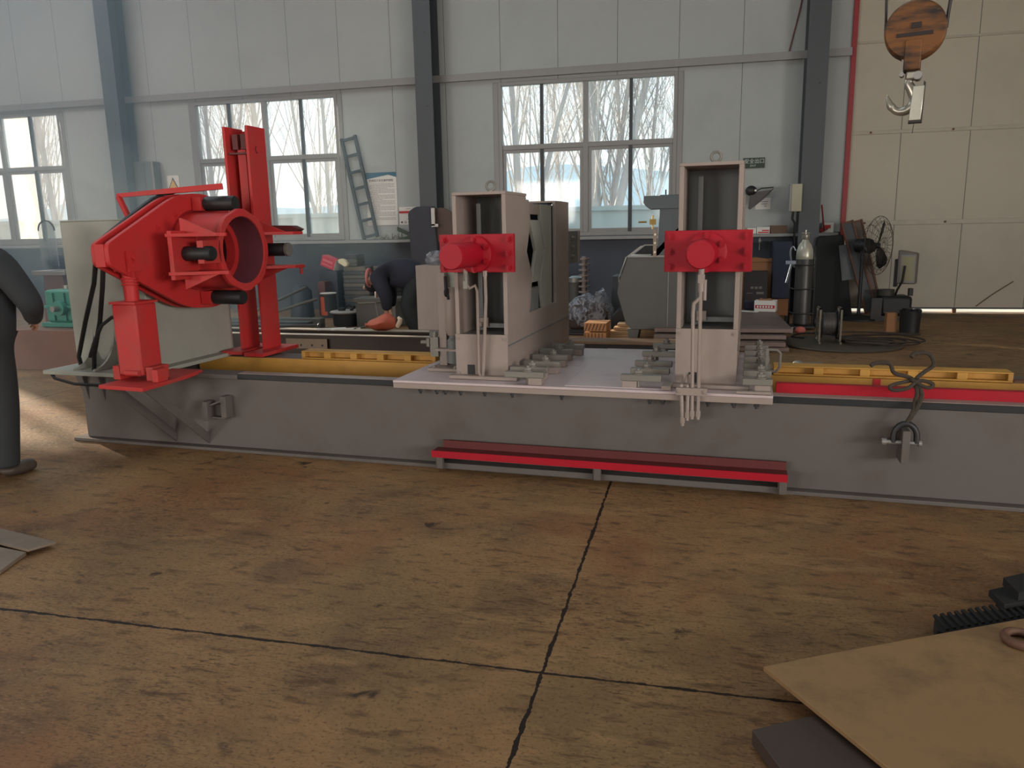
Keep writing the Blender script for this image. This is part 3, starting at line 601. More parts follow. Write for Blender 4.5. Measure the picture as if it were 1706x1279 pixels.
# ---- press stands
def hexnotch(): return [(.64, 1.0), (.73, 1.26), (.59, 1.44), (.70, 1.64), (.66, 1.80)]
def press_stand(label, X, zt, zo, name='press_stand'):
    F = FM @ Matrix.Translation((X, 0, 0)); st = thing(name, label, 'press stand', (.185, .9, .613), F=F)
    w = .37; th = .028; zb = .613
    prof = [(.10, zb), (1.92, zb), (1.92, 1.80), (1.45, 1.80), (1.45, 1.0)]+hexnotch()+[(.58, 1.80), (.58, zt), (.10, zt)]
    B(F).prism(prof, 'x', 0, th).build('side_plate', GREY, st, bev=.003)
    r = B(F).prism(prof, 'x', w-th, w).build('side_plate', GREY, st, bev=.003)
    B(F).prism([(.10, .83), (1.92, .83), (1.92, .84), (.10, .84)], 'x', w, w+.004).build('seam', GREYD, r)
    B(F).box(0, w, .10, .60, zt, zt+.02).build('top_cap', GREY, st, bev=.003)
    B(F).box(th, w-th, .52, .54, zb, zt).build('back_panel', GREYD, st)
    fp = B(F).box(0, w, .085, .10, zb, zo).build('front_panel', GREY, st, bev=.002)
    b = B(F)
    for x in (.02, w-.02):
        for z in (zb+.03, zo-.03): b.bolt((x, .085, z), '-y', .008, .006)
    b.build('panel_screw', GREY, fp)
    B(F).box(.085, .135, .080, .086, zb+.005, zb+.09).build('pipe_slot', BLK, fp)  # black box in place of an opening; the shade inside is its colour
    b = B(F); b.box(th, w-th, .12, .5, zo-.02, zo-.005).box(.10, .13, .30, .34, zo, zt-.05).box(.10, w-th, .30, .34, zo+.02, zo+.05); b.build('inner_guide', GREYD, st)
    B(F).box(.11, .17, .28, .30, zo+.03, zo+.09).cyl((.12, .27, zo+.03), (.12, .27, zo+.06), .015, 10).build('guide_block', GREY, st)
    # rear column, sliding jaws with a six-sided opening
    B(F).box(th, w-th, 1.47, 1.90, zb, 1.78).build('rear_column', GREYD, st)
    B(F).box(0, w, 1.45, 1.92, 1.80, 1.815).build('rear_cap', GREY, st)
    B(F).box(th, w-th, .60, 1.45, .97, .995).build('jaw_bed', GREY, st)
    B(F).prism([(.70, 1.66), (.86, 1.44), (.74, 1.21), (.95, 1.21), (1.09, 1.44), (.97, 1.66)], 'x', w-.03, w-.006).build('jaw', CAB, st, bev=.002)
    B(F).prism([(1.04, 1.0), (1.33, 1.0), (1.33, 1.775), (1.0, 1.775), (1.0, 1.66), (1.12, 1.44), (.98, 1.20)], 'x', w-.03, w-.006).build('jaw', CAB, st, bev=.002)
    B(F).box(w-.04, w-.012, .70, 1.0, 1.70, 1.775).build('jaw_head', GREY, st, bev=.002); B(F).box(w-.06, w-.015, .70, .95, 1.0, 1.17).build('jaw_ram', GREYD, st, bev=.002)
    B(F).box(.05, w-.035, 1.33, 1.449, 1.0, 1.79).build('groove_shade', BLUED, st)  # dark filler put in as the shade of the groove
    B(F).box(w-.10, w-.09, .55, 1.40, 1.0, 1.775).build('bore_dark', BLK, st); B(F).box(w-.09, w-.031, 1.38, 1.40, 1.0, 1.775).build('bore_dark_end', BLK, st)  # black sheets added so that the jaw opening looks shaded
    for y, z in ((.32, zt+.02), (1.05, 1.775)):
        b = B(F); b.torus((.20, y, z+.045), .03, .009, 'y', 20, 8).cyl((.20, y, z), (.20, y, z+.018), .018, 12); b.build('eye_bolt', CLAMP, st)
    # foot flange
    B(F).box(-.03, w+.08, .02, .10, zb+.001, zb+.024).build('foot_flange', GREY, st, bev=.003)
    # hydraulic ram on its red plate, front; grey plate with screws at the rear
    rp = B(F).box(-.075, .435, .045, .085, 1.325, 1.57).build('ram_plate', RED, st, bev=.003)
    for x in (-.045, .40):
        for z in (1.355, 1.445, 1.535): B(F).bolt((x, .045, z), '-y', .021, .022).build('plate_bolt', RED, rp)
    fl = B(F).lathe((.175, .045, 1.442), [(.118, 0), (.118, -.028), (.105, -.034)], 40, 'y').build('ram_flange', RED, st)
    for k in range(6):
        q = k*pi/3+.52; B(F).bolt((.175+.095*cos(q), .015, 1.442+.095*sin(q)), '-y', .017, .02).build('flange_bolt', RED, fl)
    B(F).lathe((.165, .015, 1.442), [(.08, 0), (.08, -.375), (.074, -.385), (0, -.385)], 40, 'y').build('ram', RED, st)
    B(F).box(w-.02, w, 1.92, 2.30, 1.29, 1.57).build('rear_plate', GREYD, st, bev=.002)
    b = B(F)
    for z in (1.35, 1.43, 1.51): b.bolt((w, 2.05, z), '+x', .018, .02)
    b.build('rear_bolt', CLAMP, st); B(F).box(w-.03, w+.02, 2.28, 2.30, 1.29, 1.57).build('rear_edge', GREY, st)
    return st, F
st1, F1 = press_stand('left grey press stand with red ram, its slotted side in view', -.41, 1.82, .91)
st2, F2 = press_stand('right and taller grey press stand with red ram, seen head on', 1.055, 1.945, .975)
# hydraulic pipes of the right stand
def fitting(b, x, y, z): return b.cyl((x, y, z-.018), (x, y, z+.018), .015, 6).cyl((x, y, z-.035), (x, y, z-.015), .011, 10)
for pts, zt in (([(.157, -.125, 1.25), (.161, -.125, .47)], .49), ([(.160, -.125, 1.19), (.120, -.125, 1.15), (.116, -.125, 1.10), (.126, -.125, .46)], .49), ([(.098, .05, .69), (.098, .03, .67), (.098, -.12, .655), (.098, -.125, .62), (.098, -.125, .46)], .48), ([(.06, .05, .69), (.06, .03, .67), (.06, -.12, .655), (.06, -.125, .62), (.070, -.125, .43)], .445)):
    b = B(F2).tube(pts, .011, 10); fitting(b, pts[-1][0], pts[-1][1], zt); b.build('hydraulic_pipe', GREY, st2)
b = B(F2).cyl((.158, -.125, 1.375), (.158, -.125, 1.22), .017, 12).box(.14, .178, -.145, -.105, 1.27, 1.32).cyl((.180, -.125, 1.29), (.180, -.125, 1.17), .010, 10); b.build('pipe_union', GREY, st2)
b = B(F2).box(.03, .21, -.155, -.102, .605, .65); b.bolt((.045, -.155, .628), '-y', .008, .006).bolt((.195, -.155, .628), '-y', .008, .006); b.build('pipe_clamp', GREY, st2, bev=.002)
# pipes of the left stand
for pts in ([(.11, .03, 1.34), (.11, .03, 1.25), (.13, .04, 1.22), (.17, .04, 1.24), (.18, .05, 1.20), (.175, .05, .66), (.19, .05, .63)], [(.26, -.02, 1.33), (.245, .03, 1.15), (.21, .05, .70), (.205, .05, .63)]):
    b = B(F1).tube(pts, .011, 10); fitting(b, pts[0][0], pts[0][1], pts[0][2]-.01); b.build('hydraulic_pipe', GREY, st1)
b = B(F1).cyl((.11, .03, 1.32), (.11, .03, 1.27), .017, 8).box(.095, .125, .015, .045, 1.22, 1.27); b.build('pipe_union', CLAMP, st1)
# ---- valve pump standing left of the left stand, and the grey junction box behind it
vp = thing('valve_pump', 'small grey hydraulic pump and valve post squeezed left of the left press stand', 'pump', (-.56, .55, .60), F=FM)
B(FM).box(-.66, -.60, .40, .46, .613, 1.30).build('post', GREY, vp, bev=.004)
B(FM).box(-.60, -.50, .46, .52, .72, 1.32).build('back_plate', CAB, vp, bev=.003)
B(FM).lathe((-.54, .38, .86), [(.04, 0), (.055, .03), (.055, .30), (.03, .34)], 20).build('motor', GREY, vp)
B(FM).lathe((-.54, .38, .66), [(.05, 0), (.05, .10), (.045, .10), (.045, .16), (.03, .18), (.03, .2)], 20).build('pump_body', GREYD, vp)
B(FM).box(-.66, -.46, .32, .46, .75, .765).build('pump_shelf', GREY, vp)
b = B(FM); b.tube([(-.57, .34, 1.28), (-.56, .32, 1.20), (-.545, .33, 1.12)], .012, 8).torus((-.56, .33, 1.17), .025, .01, 'x', 14, 6); b.build('valve', DKS, vp)
b = B(FM); b.cyl((-.80, .40, .80), (-.66, .40, .80), .014, 10).cyl((-.74, .40, .77), (-.74, .40, .83), .02, 10).cyl((-.69, .4, .84), (-.69, .4, .88), .02, 10).box(-.72, -.66, .38, .42, .70, .84); b.build('hand_valve', CLAMP, vp)
b = B(FM)
b.box(-.70, -.46, .26, .5, .613, .635).bolt((-.66, .3, .635), '+z', .012, .012).bolt((-.5, .3, .635), '+z', .012, .012); b.build('foot', GREY, vp, bev=.003)
jb = thing('junction_box', 'tall narrow grey junction box behind the left press stand', 'electrical box', (-.9, .8, .60), F=FM)
B(FM).box(-1.0, -.78, .80, 1.0, .835, 1.335).build('body', GREY, jb, bev=.004); B(FM).box(-.78, -.765, .80, 1.0, .84, 1.33).build('door_edge', GREYD, jb)
B(FM).box(-.93, -.85, .86, .95, .60, .835).build('stand_post', GREYD, jb)
random.seed(3)
b = B(FM); b.sphere((-.88, .9, 1.38), .07, 16, 10, (.95, .7, .9)); b.v = [(x+random.uniform(-.012, .012)+(z-1.36)*.1*(1 if x > -.88 else -.2), y, max(1.337, z+random.uniform(-.012, .012)*(1 if z > 1.34 else 0))) for x, y, z in b.v]
tag(b.build('plastic_bag', WRAP), 'crumpled clear plastic bag on top of the grey junction box', 'bag')

# ---- hold-down clamps on the carriage plate
def clamp(label, group, x, y, L, d, zb=.6135, name='hold_down_clamp'):
    """step clamp: bar along x, stud with nut, heel block; d = +1 when the heel is on the right"""
    t = thing(name, label, 'clamp', (x, y, zb), group, F=FM); F = FM @ Matrix.Translation((x, y, zb))
    B(F).box(-L/2, L/2, -.028, .028, .045, .083).build('bar', CLAMP, t, bev=.003)
    B(F).box(*sorted((d*L/2-d*.10, d*L/2-d*.01)), -.035, .035, 0, .045).build('heel_block', GREY, t, bev=.002)
    B(F).cyl((.0+d*.02, 0, 0), (.0+d*.02, 0, .122), .012, 12).build('stud', CLAMP, t)
    B(F).cyl((d*.02, 0, .083), (d*.02, 0, .091), .034, 16).cyl((d*.02, 0, .091), (d*.02, 0, .112), .026, 6).build('nut', DKS if 0 else CLAMP, t, bev=.002)
    return t
ORD = ['nearest', 'second nearest', 'third nearest', 'fourth nearest', 'fifth nearest', 'farthest']
for i, y in enumerate((-.05, .13, .36, .63, .90, 1.16)): clamp(ORD[i]+' hold-down clamp in the row along the slotted side of the left press stand', 'clamps beside the left stand', (.115, .095, .125, .115, .095, .125)[i], y, .26, 1)
for i in range(6): clamp(ORD[i]+' hold-down clamp in the row on the right side of the right press stand', 'clamps right of the right stand', 1.55, -.01+i*.275, .17, 1)
for i, y in enumerate((-.02, .22, .50, .92, 1.32)): clamp((ORD[i] if i < 4 else ORD[5])+' hold-down clamp in the row on the left side of the right press stand', 'clamps left of the right stand', (.86, .885, .875, .87, .90)[i], y, .25, -1)
g = thing('grab_handle', 'curved grey grab handle at the outer end of the right hand clamps', 'handle', (1.64, .5, .70), F=FM)
B(FM).tube([(1.62, .45, .66), (1.67, .45, .66), (1.69, .45, .69), (1.69, .45, .78), (1.67, .45, .80), (1.62, .45, .80)], .009, 8).build('bow', CLAMP, g); B(FM).box(1.60, 1.62, .43, .47, .613, .81).build('post', CLAMP, g)
# clamped slab ends in front of the right stand
sl = B(FM).box(.99, 1.05, -.08, .08, .614, .64).build('stop_block', GREY, bev=.003); tag(sl, 'small grey steel block at the front edge left of the right stand', 'block')
sl = B(FM).box(1.43, 1.63, -.09, -.05, .614, .63).build('stop_block', GREY, bev=.003); tag(sl, 'small grey steel block at the front right corner of the carriage plate', 'block')

# ---- shackle, lug and rope on the right of the bed
lg = thing('lifting_shackle', 'steel bow shackle pinned to a lug on the right of the bed front', 'shackle', (2.35, -.05, .35), F=FM)
B(FM).box(2.335, 2.375, -.14, -.001, .26, .45).build('lug', BED, lg, bev=.003)
b = B(FM); b.tube([(2.295, -.10, .375)]+[(2.355-.06*cos(a), -.10, .41+.075*sin(a)) for a in [pi*i/10 for i in range(11)]]+[(2.415, -.10, .375)], .017, 10); b.build('bow', DKS, lg)
b = B(FM); b.cyl((2.25, -.10, .375), (2.43, -.10, .375), .013, 12).cyl((2.235, -.10, .375), (2.26, -.10, .375), .022, 12).cyl((2.425, -.10, .375), (2.44, -.10, .375), .02, 12); b.build('pin', STEEL, lg)
rp = B(FM)
def spl(pts, n=6):
    P = [Vector(p) for p in pts]; P = [P[0]]+P+[P[-1]]; out = []
    for i in range(1, len(P)-2):
        for k in range(n):
            t = k/n; a, b_, c, d = P[i-1], P[i], P[i+1], P[i+2]
            out.append(.5*((2*b_)+(c-a)*t+(2*a-5*b_+4*c-d)*t*t+(3*b_-a-3*c+d)*t**3))
    return out+[P[-2]]
rp.tube(spl([(2.355, -.10, .485), (2.385, -.09, .55), (2.40, -.045, .60), (2.41, -.03, .655), (2.40, .02, .70), (2.38, .06, .72), (2.30, .06, .745), (2.27, .05, .80), (2.20, .05, .80), (2.17, .04, .785)]), .012, 8)
rp.tube(spl([(2.355, -.10, .485), (2.40, -.085, .56), (2.43, -.045, .62), (2.43, -.03, .66), (2.41, .03, .71), (2.45, .06, .75), (2.50, .06, .80), (2.47, .06, .86), (2.40, .06, .86), (2.38, .05, .84)]), .012, 8)
rp.tube(spl([(2.42, .03, .715), (2.33, .0, .70), (2.27, -.02, .68), (2.29, -.03, .66), (2.36, -.03, .675), (2.42, .0, .715), (2.49, -.01, .70), (2.46, -.02, .68), (2.38, .0, .72)]), .011, 8)
tag(rp.build('tied_rope', ROPE), 'knotted grey rope tied from the shackle over the red rail', 'rope')
# ================================================================== crane hook
F = frame(1.11, 5.0, 0, RD(-14))
hk = thing('crane_hook_block', 'worn yellow crane hook block with bright hook hanging at upper right', 'crane hook', (0, 0, 2.63), F=F)
B(F).lathe((0, .05, 2.63), [(0, 0), (.145, 0), (.155, -.012), (.155, -.10), (.145, -.112), (0, -.112)], 40, 'y').build('sheave_cover', HOOKY, hk)
b = B(F); b.box(-.09, .09, -.066, -.06, 2.595, 2.615).box(-.02, .03, -.068, -.06, 2.635, 2.665); b.build('cover_slot', mat('black grime', (44, 36, 34), .7), hk)
B(F).box(-.045, .04, -.07, .06, 2.42, 2.58).build('side_strap', HOOKY, hk, bev=.006)
b = B(F).box(-.056, -.046, -.03, .02, 2.40, 2.52).cyl((-.051, -.035, 2.405), (-.051, .025, 2.405), .012, 10); b.build('strap_edge', STEEL, hk)
B(F).box(-.03, .045, -.03, .04, 2.375, 2.42).build('swivel', CHROME, hk, bev=.008)
b = B(F).cyl((.03, -.06, 2.39), (.03, .03, 2.39), .022, 12); b.build('swivel_pin', STEEL, hk)
hp = [(-.005, 0, 2.40), (-.015, 0, 2.36), (.0, 0, 2.33), (.02, 0, 2.28), (.015, 0, 2.24), (-.02, 0, 2.212), (-.065, 0, 2.215), (-.10, 0, 2.25), (-.113, 0, 2.285), (-.118, 0, 2.305)]
B(F).tube(spl(hp), [.020+.008*sin(pi*min(1, i/38)) if i < 40 else max(.006, .026-.0015*(i-38)) for i in range(len(spl(hp)))], 12).build('hook', CHROME, hk)
b = B(F).prism([(.012, 2.335), (.07, 2.335), (.062, 2.15), (.0, 2.15)], 'y', -.06, .0); b.build('hook_weight', CHROME, hk, bev=.004)
b = B(F).prism([(.063, 2.36), (.073, 2.35), (.068, 2.14), (.0, 2.14), (.0, 2.15), (.062, 2.15)], 'y', -.055, .01); b.build('weight_bracket', DKS, hk)
B(F).cyl((.03, -.03, 2.15), (.025, -.03, 2.085), .002, 6).build('hanging_wire', DKS, hk)
B(F).tube([(-.150, -.005, 2.63), (-.152, -.005, 2.70), (-.156, -.005, 2.8), (-.16, 0, 7.9)], .007, 8).build('wire_rope', DKS, hk)
B(F).tube([(.150, -.005, 2.63), (.154, -.005, 2.70), (.162, -.005, 2.8), (.28, 0, 7.9)], .009, 8).build('wire_rope', DKS, hk)

# ================================================================== foreground steel on the floor
sp = B().prism([(.245, 2.58), (.47, 2.71), (1.24, 3.13), (1.9, 3.49), (1.9, 1.55), (1.02, 1.55), (.54, 2.13)], 'z', .075, .092)
tag(sp.build('steel_slab', FSLAB, bev=.002), 'large dusty brown steel slab in the bottom right corner', 'steel plate')
b = B().torus((1.165, 2.93, .108), .055, .016, 'z', 24, 10); tag(b.build('steel_ring', RUST), 'thick steel ring lying on the large slab at the right edge', 'ring')
sp = B().prism([(.19, 2.26), (.39, 2.38), (.95, 2.02), (.60, 1.6), (.30, 2.0)], 'z', .008, .06); tag(sp.build('steel_slab', DSLAB, bev=.003), 'dark steel slab sticking out under the large dusty slab', 'steel plate')
B1 = B().box(1.2, 1.6, 2.2, 2.6, .0, .075); tag(B1.build('packing_block', DSLAB), 'dark packing block carrying the large dusty slab', 'block')
b = B().prism([(.935, 3.145), (.915, 3.03), (1.0, 2.99), (1.9, 3.49), (1.9, 3.62), (1.22, 3.27)], 'z', 0, .058)
for k in range(22):
    x = .945+.03*k; y = 3.035+.0165*k; b.prism([(x, y), (x+.013, y+.007), (x-.002, y+.12), (x-.016, y+.112)], 'z', .057, .066)
b.prism([(1.215, 3.255), (1.6, 3.46), (1.55, 3.60), (1.2, 3.38)], 'z', .058, .085).prism([(1.28, 3.30), (1.6, 3.47), (1.55, 3.62), (1.27, 3.44)], 'z', .085, .12); tag(b.build('ribbed_mat', mat('matt black ribbed rubber', (22, 22, 22), .9)), 'black ribbed rubber strip behind the large slab', 'rubber strip')
for nm, lb, pts, z0, z1 in (('steel_offcut', 'topmost steel offcut on the floor at the left edge', [(-4.1, 3.30), (-3.72, 3.25), (-3.26, 3.15), (-3.32, 3.03), (-3.51, 3.07), (-4.1, 3.22)], .022, .035), ('steel_offcut', 'lower steel offcut on the floor at the left edge', [(-4.1, 3.15), (-3.5, 3.055), (-3.33, 3.03), (-3.27, 2.82), (-3.28, 2.80), (-4.1, 2.5)], .003, .022)):
    tag(B().prism(pts, 'z', z0, z1).build(nm, LSLAB, bev=.002), lb, 'steel plate')

# ================================================================== left part of the hall
gb = tag(B().box(-8.25, -7.2, 7.75, 8.9, 0, .50).build('steel_block', mat('brown primed block', (128, 92, 76), .6, .1, dirt=(104, 86, 76)), bev=.006), 'large brown steel block on the floor under the green gearbox', 'steel block')
gx = thing('gearbox', 'green cast gearbox standing on the brown steel block', 'gearbox', (-7.7, 8.3, .50))
B().box(-7.98, -7.35, 8.05, 8.7, .56, .96).build('housing', GREEN, gx, bev=.03); B().box(-8.02, -7.3, 8.0, 8.75, .505, .56).build('foot', GREEN, gx, bev=.006)
b = B()
for x in (-7.85, -7.68, -7.5): b.box(x, x+.02, 8.02, 8.06, .58, .93)
b.box(-7.98, -7.35, 8.02, 8.72, .74, .77); b.build('rib', GREEN, gx, bev=.004)
B().cyl((-7.72, 8.04, .74), (-7.72, 7.96, .74), .09, 20).build('bearing_cover', GREEN, gx); B().cyl((-7.72, 7.97, .74), (-7.72, 7.88, .74), .035, 14).build('shaft', STEEL, gx)
B().cyl((-7.85, 8.3, .96), (-7.85, 8.3, 1.0), .05, 14).build('filler_cap', STEEL, gx)
gr = thing('pedestal_grinder', 'pedestal grinder with a clear guard against the wall behind the cabinet', 'grinder', (-11.15, 11.7, 0))
B().prism([(-11.45, 0), (-10.85, 0), (-10.95, .95), (-11.35, .95)], 'y', 11.5, 11.9).build('pedestal', RUST, gr); B().box(-11.5, -10.8, 11.4, 12.0, .95, 1.03).build('table', STEEL, gr, bev=.01)
B().cyl((-11.3, 11.7, 1.17), (-10.9, 11.7, 1.17), .13, 18).build('motor', BLUED, gr)
B().prism(rounded([(-11.32, 1.05), (-11.32, 1.9), (-10.98, 1.9), (-10.98, 1.05)], [.05, .17, .17, .05], 8), 'y', 11.48, 11.50).build('guard', GLASSM, gr)
b = B().torus((-11.15, 11.49, 1.72), .17, .012, 'y', 20, 6, 0, pi); b.build('guard_rim', DKFR, gr)
# switch cabinet on the left column, warning sign
sc_ = thing('switch_cabinet', 'grey green switch cabinet on the wall right of the left dark column', 'electrical cabinet', (-11.65, 14.85, 2.0))
B().box(-11.88, -11.42, 14.78, 15.04, 1.95, 3.15).build('body', mat('dull green grey enamel', (98, 104, 104), .5), sc_, bev=.006)
B().box(-11.44, -11.40, 14.77, 14.78, 1.95, 3.15).build('door_edge', FRAME, sc_); B().box(-11.86, -11.62, 14.77, 14.78, 1.98, 3.12).build('door', mat('dull green grey door', (92, 98, 98), .5), sc_)
ws = thing('warning_sign', 'square white sign with a yellow warning triangle on the wall', 'sign', (-11.14, 15.03, 2.52))
B().box(-11.28, -10.99, 15.03, 15.048, 2.54, 2.86).build('board', WHITE, ws)
B().prism([(-11.26, 2.58), (-11.01, 2.58), (-11.135, 2.82)], 'y', 15.024, 15.03).build('triangle', INK, ws); B().prism([(-11.225, 2.60), (-11.045, 2.60), (-11.135, 2.775)], 'y', 15.018, 15.024).build('triangle_field', YSIGN, ws)
# ladder leaning on the wall
ld = thing('wall_ladder', 'dark steel ladder leaning on the wall right of the middle window', 'ladder', (-6.6, 14.95, 1.43))
F = frame(-6.58, 14.93, 1.43, 0, RD(-2), RD(-11.5))
for x in (-.17, .13): B(F).box(x, x+.055, -.03, .03, .03, 2.08).build('rail', BLUED, ld)
for i in range(7): B(F).box(-.13, .15, -.02, .02, .06+i*.325, .11+i*.325).build('rung', BLUED, ld)
# poster, notice board
ps = thing('safety_poster', 'tall paper poster of printed rules beside the ladder', 'poster', (-6.33, 15.04, 1.7))
B().box(-6.67, -6.01, 15.035, 15.048, 1.72, 2.76).build('sheet', WHITE, ps); B().prism([(-6.67, 2.76), (-6.01, 2.76), (-6.01, 2.66), (-6.18, 2.71), (-6.67, 2.63)], 'y', 15.03, 15.035).build('banner', BANNER, ps)
text('title', '机械加工安全操作规程', frame(-6.34, 15.033, 2.60), .052, INK, ps)
random.seed(5); b = B()
for i in range(26):
    z = 2.53-i*.028; x = -6.60+(.06 if i % 4 == 0 else 0); e = -6.06 if i % 4 != 3 else -6.60+random.uniform(.12, .4)
    while x < e:
        w = random.uniform(.02, .07); b.box(x, min(e, x+w), 15.0335, 15.035, z, z+.009); x += w+.01
b.build('small_print', mat('faded print', (140, 128, 126), .7), ps)
nb_ = thing('notice_board', 'small white notice with a red band beside the tall poster', 'notice', (-5.78, 15.04, 1.7))
B().box(-5.98, -5.60, 15.035, 15.048, 1.72, 2.07).build('sheet', WHITE, nb_); B().box(-5.98, -5.69, 15.03, 15.035, 1.945, 1.99).build('red_band', REDP, nb_)
b = B(); b.lathe((-5.93, 15.035, 1.77), [(.02, 0), (.02, -.003)], 12, 'y').ring(circ((-5.85, 1.77), .013, 12), circ((-5.85, 1.77), .022, 12), 'y', 15.032, 15.035).lathe((-5.77, 15.035, 1.77), [(.024, 0), (.024, -.003)], 12, 'y').prism([(-5.71, 1.75), (-5.66, 1.75), (-5.685, 1.80)], 'y', 15.032, 15.035); b.build('printed_icons', INK, nb_)
b = B(); b.box(-5.83, -5.73, 15.033, 15.035, 2.03, 2.036).box(-5.82, -5.74, 15.033, 15.035, 1.83, 1.836); b.build('small_print', INK, nb_)
b = B()
random.seed(11)
for i in range(14):
    x = -6.35+random.uniform(0, .5); q = random.uniform(-.6, .6); b.tube([(x, 14.95, 1.435), (x+q*.2, 14.93, 1.47+random.uniform(0, .09)), (x+q*.4, 14.9, 1.44+random.uniform(0, .05))], .006, 5)
tag(b.build('dry_twigs', mat('dry brown twigs', (112, 104, 84), .9)), 'tangle of dry wire and twigs on the ledge under the poster', 'wire tangle', kind='stuff')
gf = B().prism([(-6.0, 1.431), (-5.6, 1.431), (-5.62, 1.52), (-5.72, 1.56), (-5.98, 1.68), (-5.98, 1.60), (-5.74, 1.50), (-5.95, 1.46)], 'y', 14.88, 14.93); tag(gf.build('green_bracket', mat('dull green steel', (70, 84, 72), .6)), 'dull green bent bracket on the ledge beside the column', 'bracket')
# dark round blank and tarpaulin hanging on the middle column
cv = B().prism(rounded([(-5.50, .3), (-5.55, 1.95), (-5.40, 2.05), (-5.02, 2.05), (-4.92, .3)], .06), 'y', 14.38, 14.50); tag(cv.build('dark_cover', mat('dark canvas', (66, 66, 72), .85, bump=.4, bscale=14), bev=.02), 'dark canvas cover hanging on the middle column', 'cover')
bl = B().lathe((-4.90, 14.45, 1.72), [(.0, 0), (.30, 0), (.30, .03), (0, .03)], 32, 'y'); tag(bl.build('round_blank', mat('brown steel disc', (88, 70, 62), .6, .2)), 'brown round steel blank leaning behind the middle column', 'disc')
hb = B().box(-5.06, -4.98, 14.33, 14.37, 1.68, 2.02).box(-5.06, -4.92, 14.33, 14.37, 1.66, 1.72); tag(hb.build('steel_strip', STEEL, bev=.006), 'pale steel strip hooked on the dark canvas cover', 'strip')

# ---- scrap and stock behind the machine
cols = [mat('dark casting %d' % i, c, .6, .15, var=.2) for i, c in enumerate([(84, 86, 84), (98, 96, 90), (72, 74, 78), (106, 100, 90)])]
random.seed(21)
z = 0.0
for i in range(15):
    h = .070+.008*(i % 3); w = .29-.008*abs(i-6); c = -6.60+random.uniform(-.02, .02)
    if i > 11: w = .12; c = -6.64+random.uniform(-.02, .02)
    bb = B().prism(rounded([(c-w, 14.12), (c+w, 14.10), (c+w-.02, 14.56), (c-w+.03, 14.54)], .06, 3), 'z', z, z+h-.004)
    pos = ['bottom', 'second', 'third', 'fourth', 'fifth', 'sixth', 'seventh', 'eighth', 'ninth', 'tenth', 'eleventh', 'twelfth', 'thirteenth', 'fourteenth', 'top'][i]
    tag(bb.build('cast_plate', cols[i % 4], bev=.008), ('%s dark plate, counted from the floor, in the tall stack under the middle window' % pos) if 0 < i < 14 else ('%s dark plate of the tall stack under the middle window' % pos), 'plate', 'plates in the tall stack'); z += h
for i in range(11):
    h = .085; c = -6.03+random.uniform(-.02, .02); w = .22
    bb = B().prism(rounded([(c-w, 14.2), (c+w, 14.18), (c+w, 14.6), (c-w, 14.62)], .06, 3), 'z', i*h, i*h+h-.006)
    pos = ['bottom', 'second', 'third', 'fourth', 'fifth', 'sixth', 'seventh', 'eighth', 'ninth', 'tenth', 'top'][i]
    tag(bb.build('cast_plate', cols[(i*3+1) % 4], bev=.01), ('%s thick dark plate from the floor in the stack behind the bending worker' % pos), 'plate', 'plates in the shorter stack')
F = frame(-7.14, 14.2, 1.00, RD(-8), 0, RD(20)); rb = thing('red_carton', 'tilted red printed carton on the dark crate behind the paint tin', 'box', (0, 0, 0), F=F)
B(F).box(-.16, .16, -.1, .1, -.09, .12).build('box', mat('crimson carton', (206, 40, 70), .6), rb, bev=.004); B(F).box(.16, .163, -.1, .1, -.09, .12).build('end_label', WHITE, rb)
b = B(F)
for k in range(7): b.box(-.12+k*.033, -.10+k*.033, -.102, -.1, .02, .06); b.box(-.13+k*.036, -.105+k*.036, -.102, -.1, -.05, -.03)
b.build('print', mat('pale pink print', (222, 150, 150), .6), rb)
tag(B().box(-7.36, -6.97, 14.1, 14.4, 0, .865).build('dark_crate', BLUED, bev=.01), 'tall dark crate carrying the tilted red carton', 'crate')
gl = B(frame(-.02, 0, .065)).prism(rounded([(-6.88, 1.0), (-6.82, 1.03), (-6.74, 1.0), (-6.68, .93), (-6.70, .875), (-6.76, .875), (-6.80, .91), (-6.87, .94)], .02), 'y', 14.02, 14.16); gl = gl.build('work_glove', mat('cream glove', (236, 228, 190), .8), bev=.01); tag(gl, 'cream work glove lying against the tall stack of dark plates', 'glove')
pt = thing('paint_tin', 'orange printed paint tin with a white lid in front of the stacks', 'tin', (-6.93, 13.6, 0))
B().lathe((-6.93, 13.6, 0), [(.15, 0), (.15, .43), (.155, .44), (.155, .45)], 24).build('body', mat('dark tin', (70, 74, 78), .4, .4), pt); B().lathe((-6.93, 13.6, .45), [(.15, 0), (.16, .012), (.15, .02), (0, .022)], 24).build('lid', WHITE, pt)
b = B()
for k in range(14):
    a = -pi*.95+k*.12; b.add([(-6.93+.152*cos(a), 13.6+.152*sin(a), .05), (-6.93+.152*cos(a+.12), 13.6+.152*sin(a+.12), .05), (-6.93+.152*cos(a+.12), 13.6+.152*sin(a+.12), .40 if 3 < k < 11 else .12), (-6.93+.152*cos(a), 13.6+.152*sin(a), .40 if 3 < k < 11 else .12)], [(0, 1, 2, 3)])
b.build('label', PAINTO, pt)
tag(B().lathe((-7.50, 13.6, 0), [(.23, 0), (.20, .5), (.12, .6), (.1, .62)], 24).build('dark_drum', BLUED), 'dark tapered drum left of the orange paint tin', 'drum')
tag(B().box(-7.27, -7.12, 13.85, 14.1, 0, .66).build('tool_box', mat('dark red brown box', (104, 66, 58), .6), bev=.006), 'narrow upright brown box between the drum and the paint tin', 'box')
tb = thing('round_table', 'low round dark table with a pale rim before the stacks of plates', 'table', (-6.0, 12.4, 0))
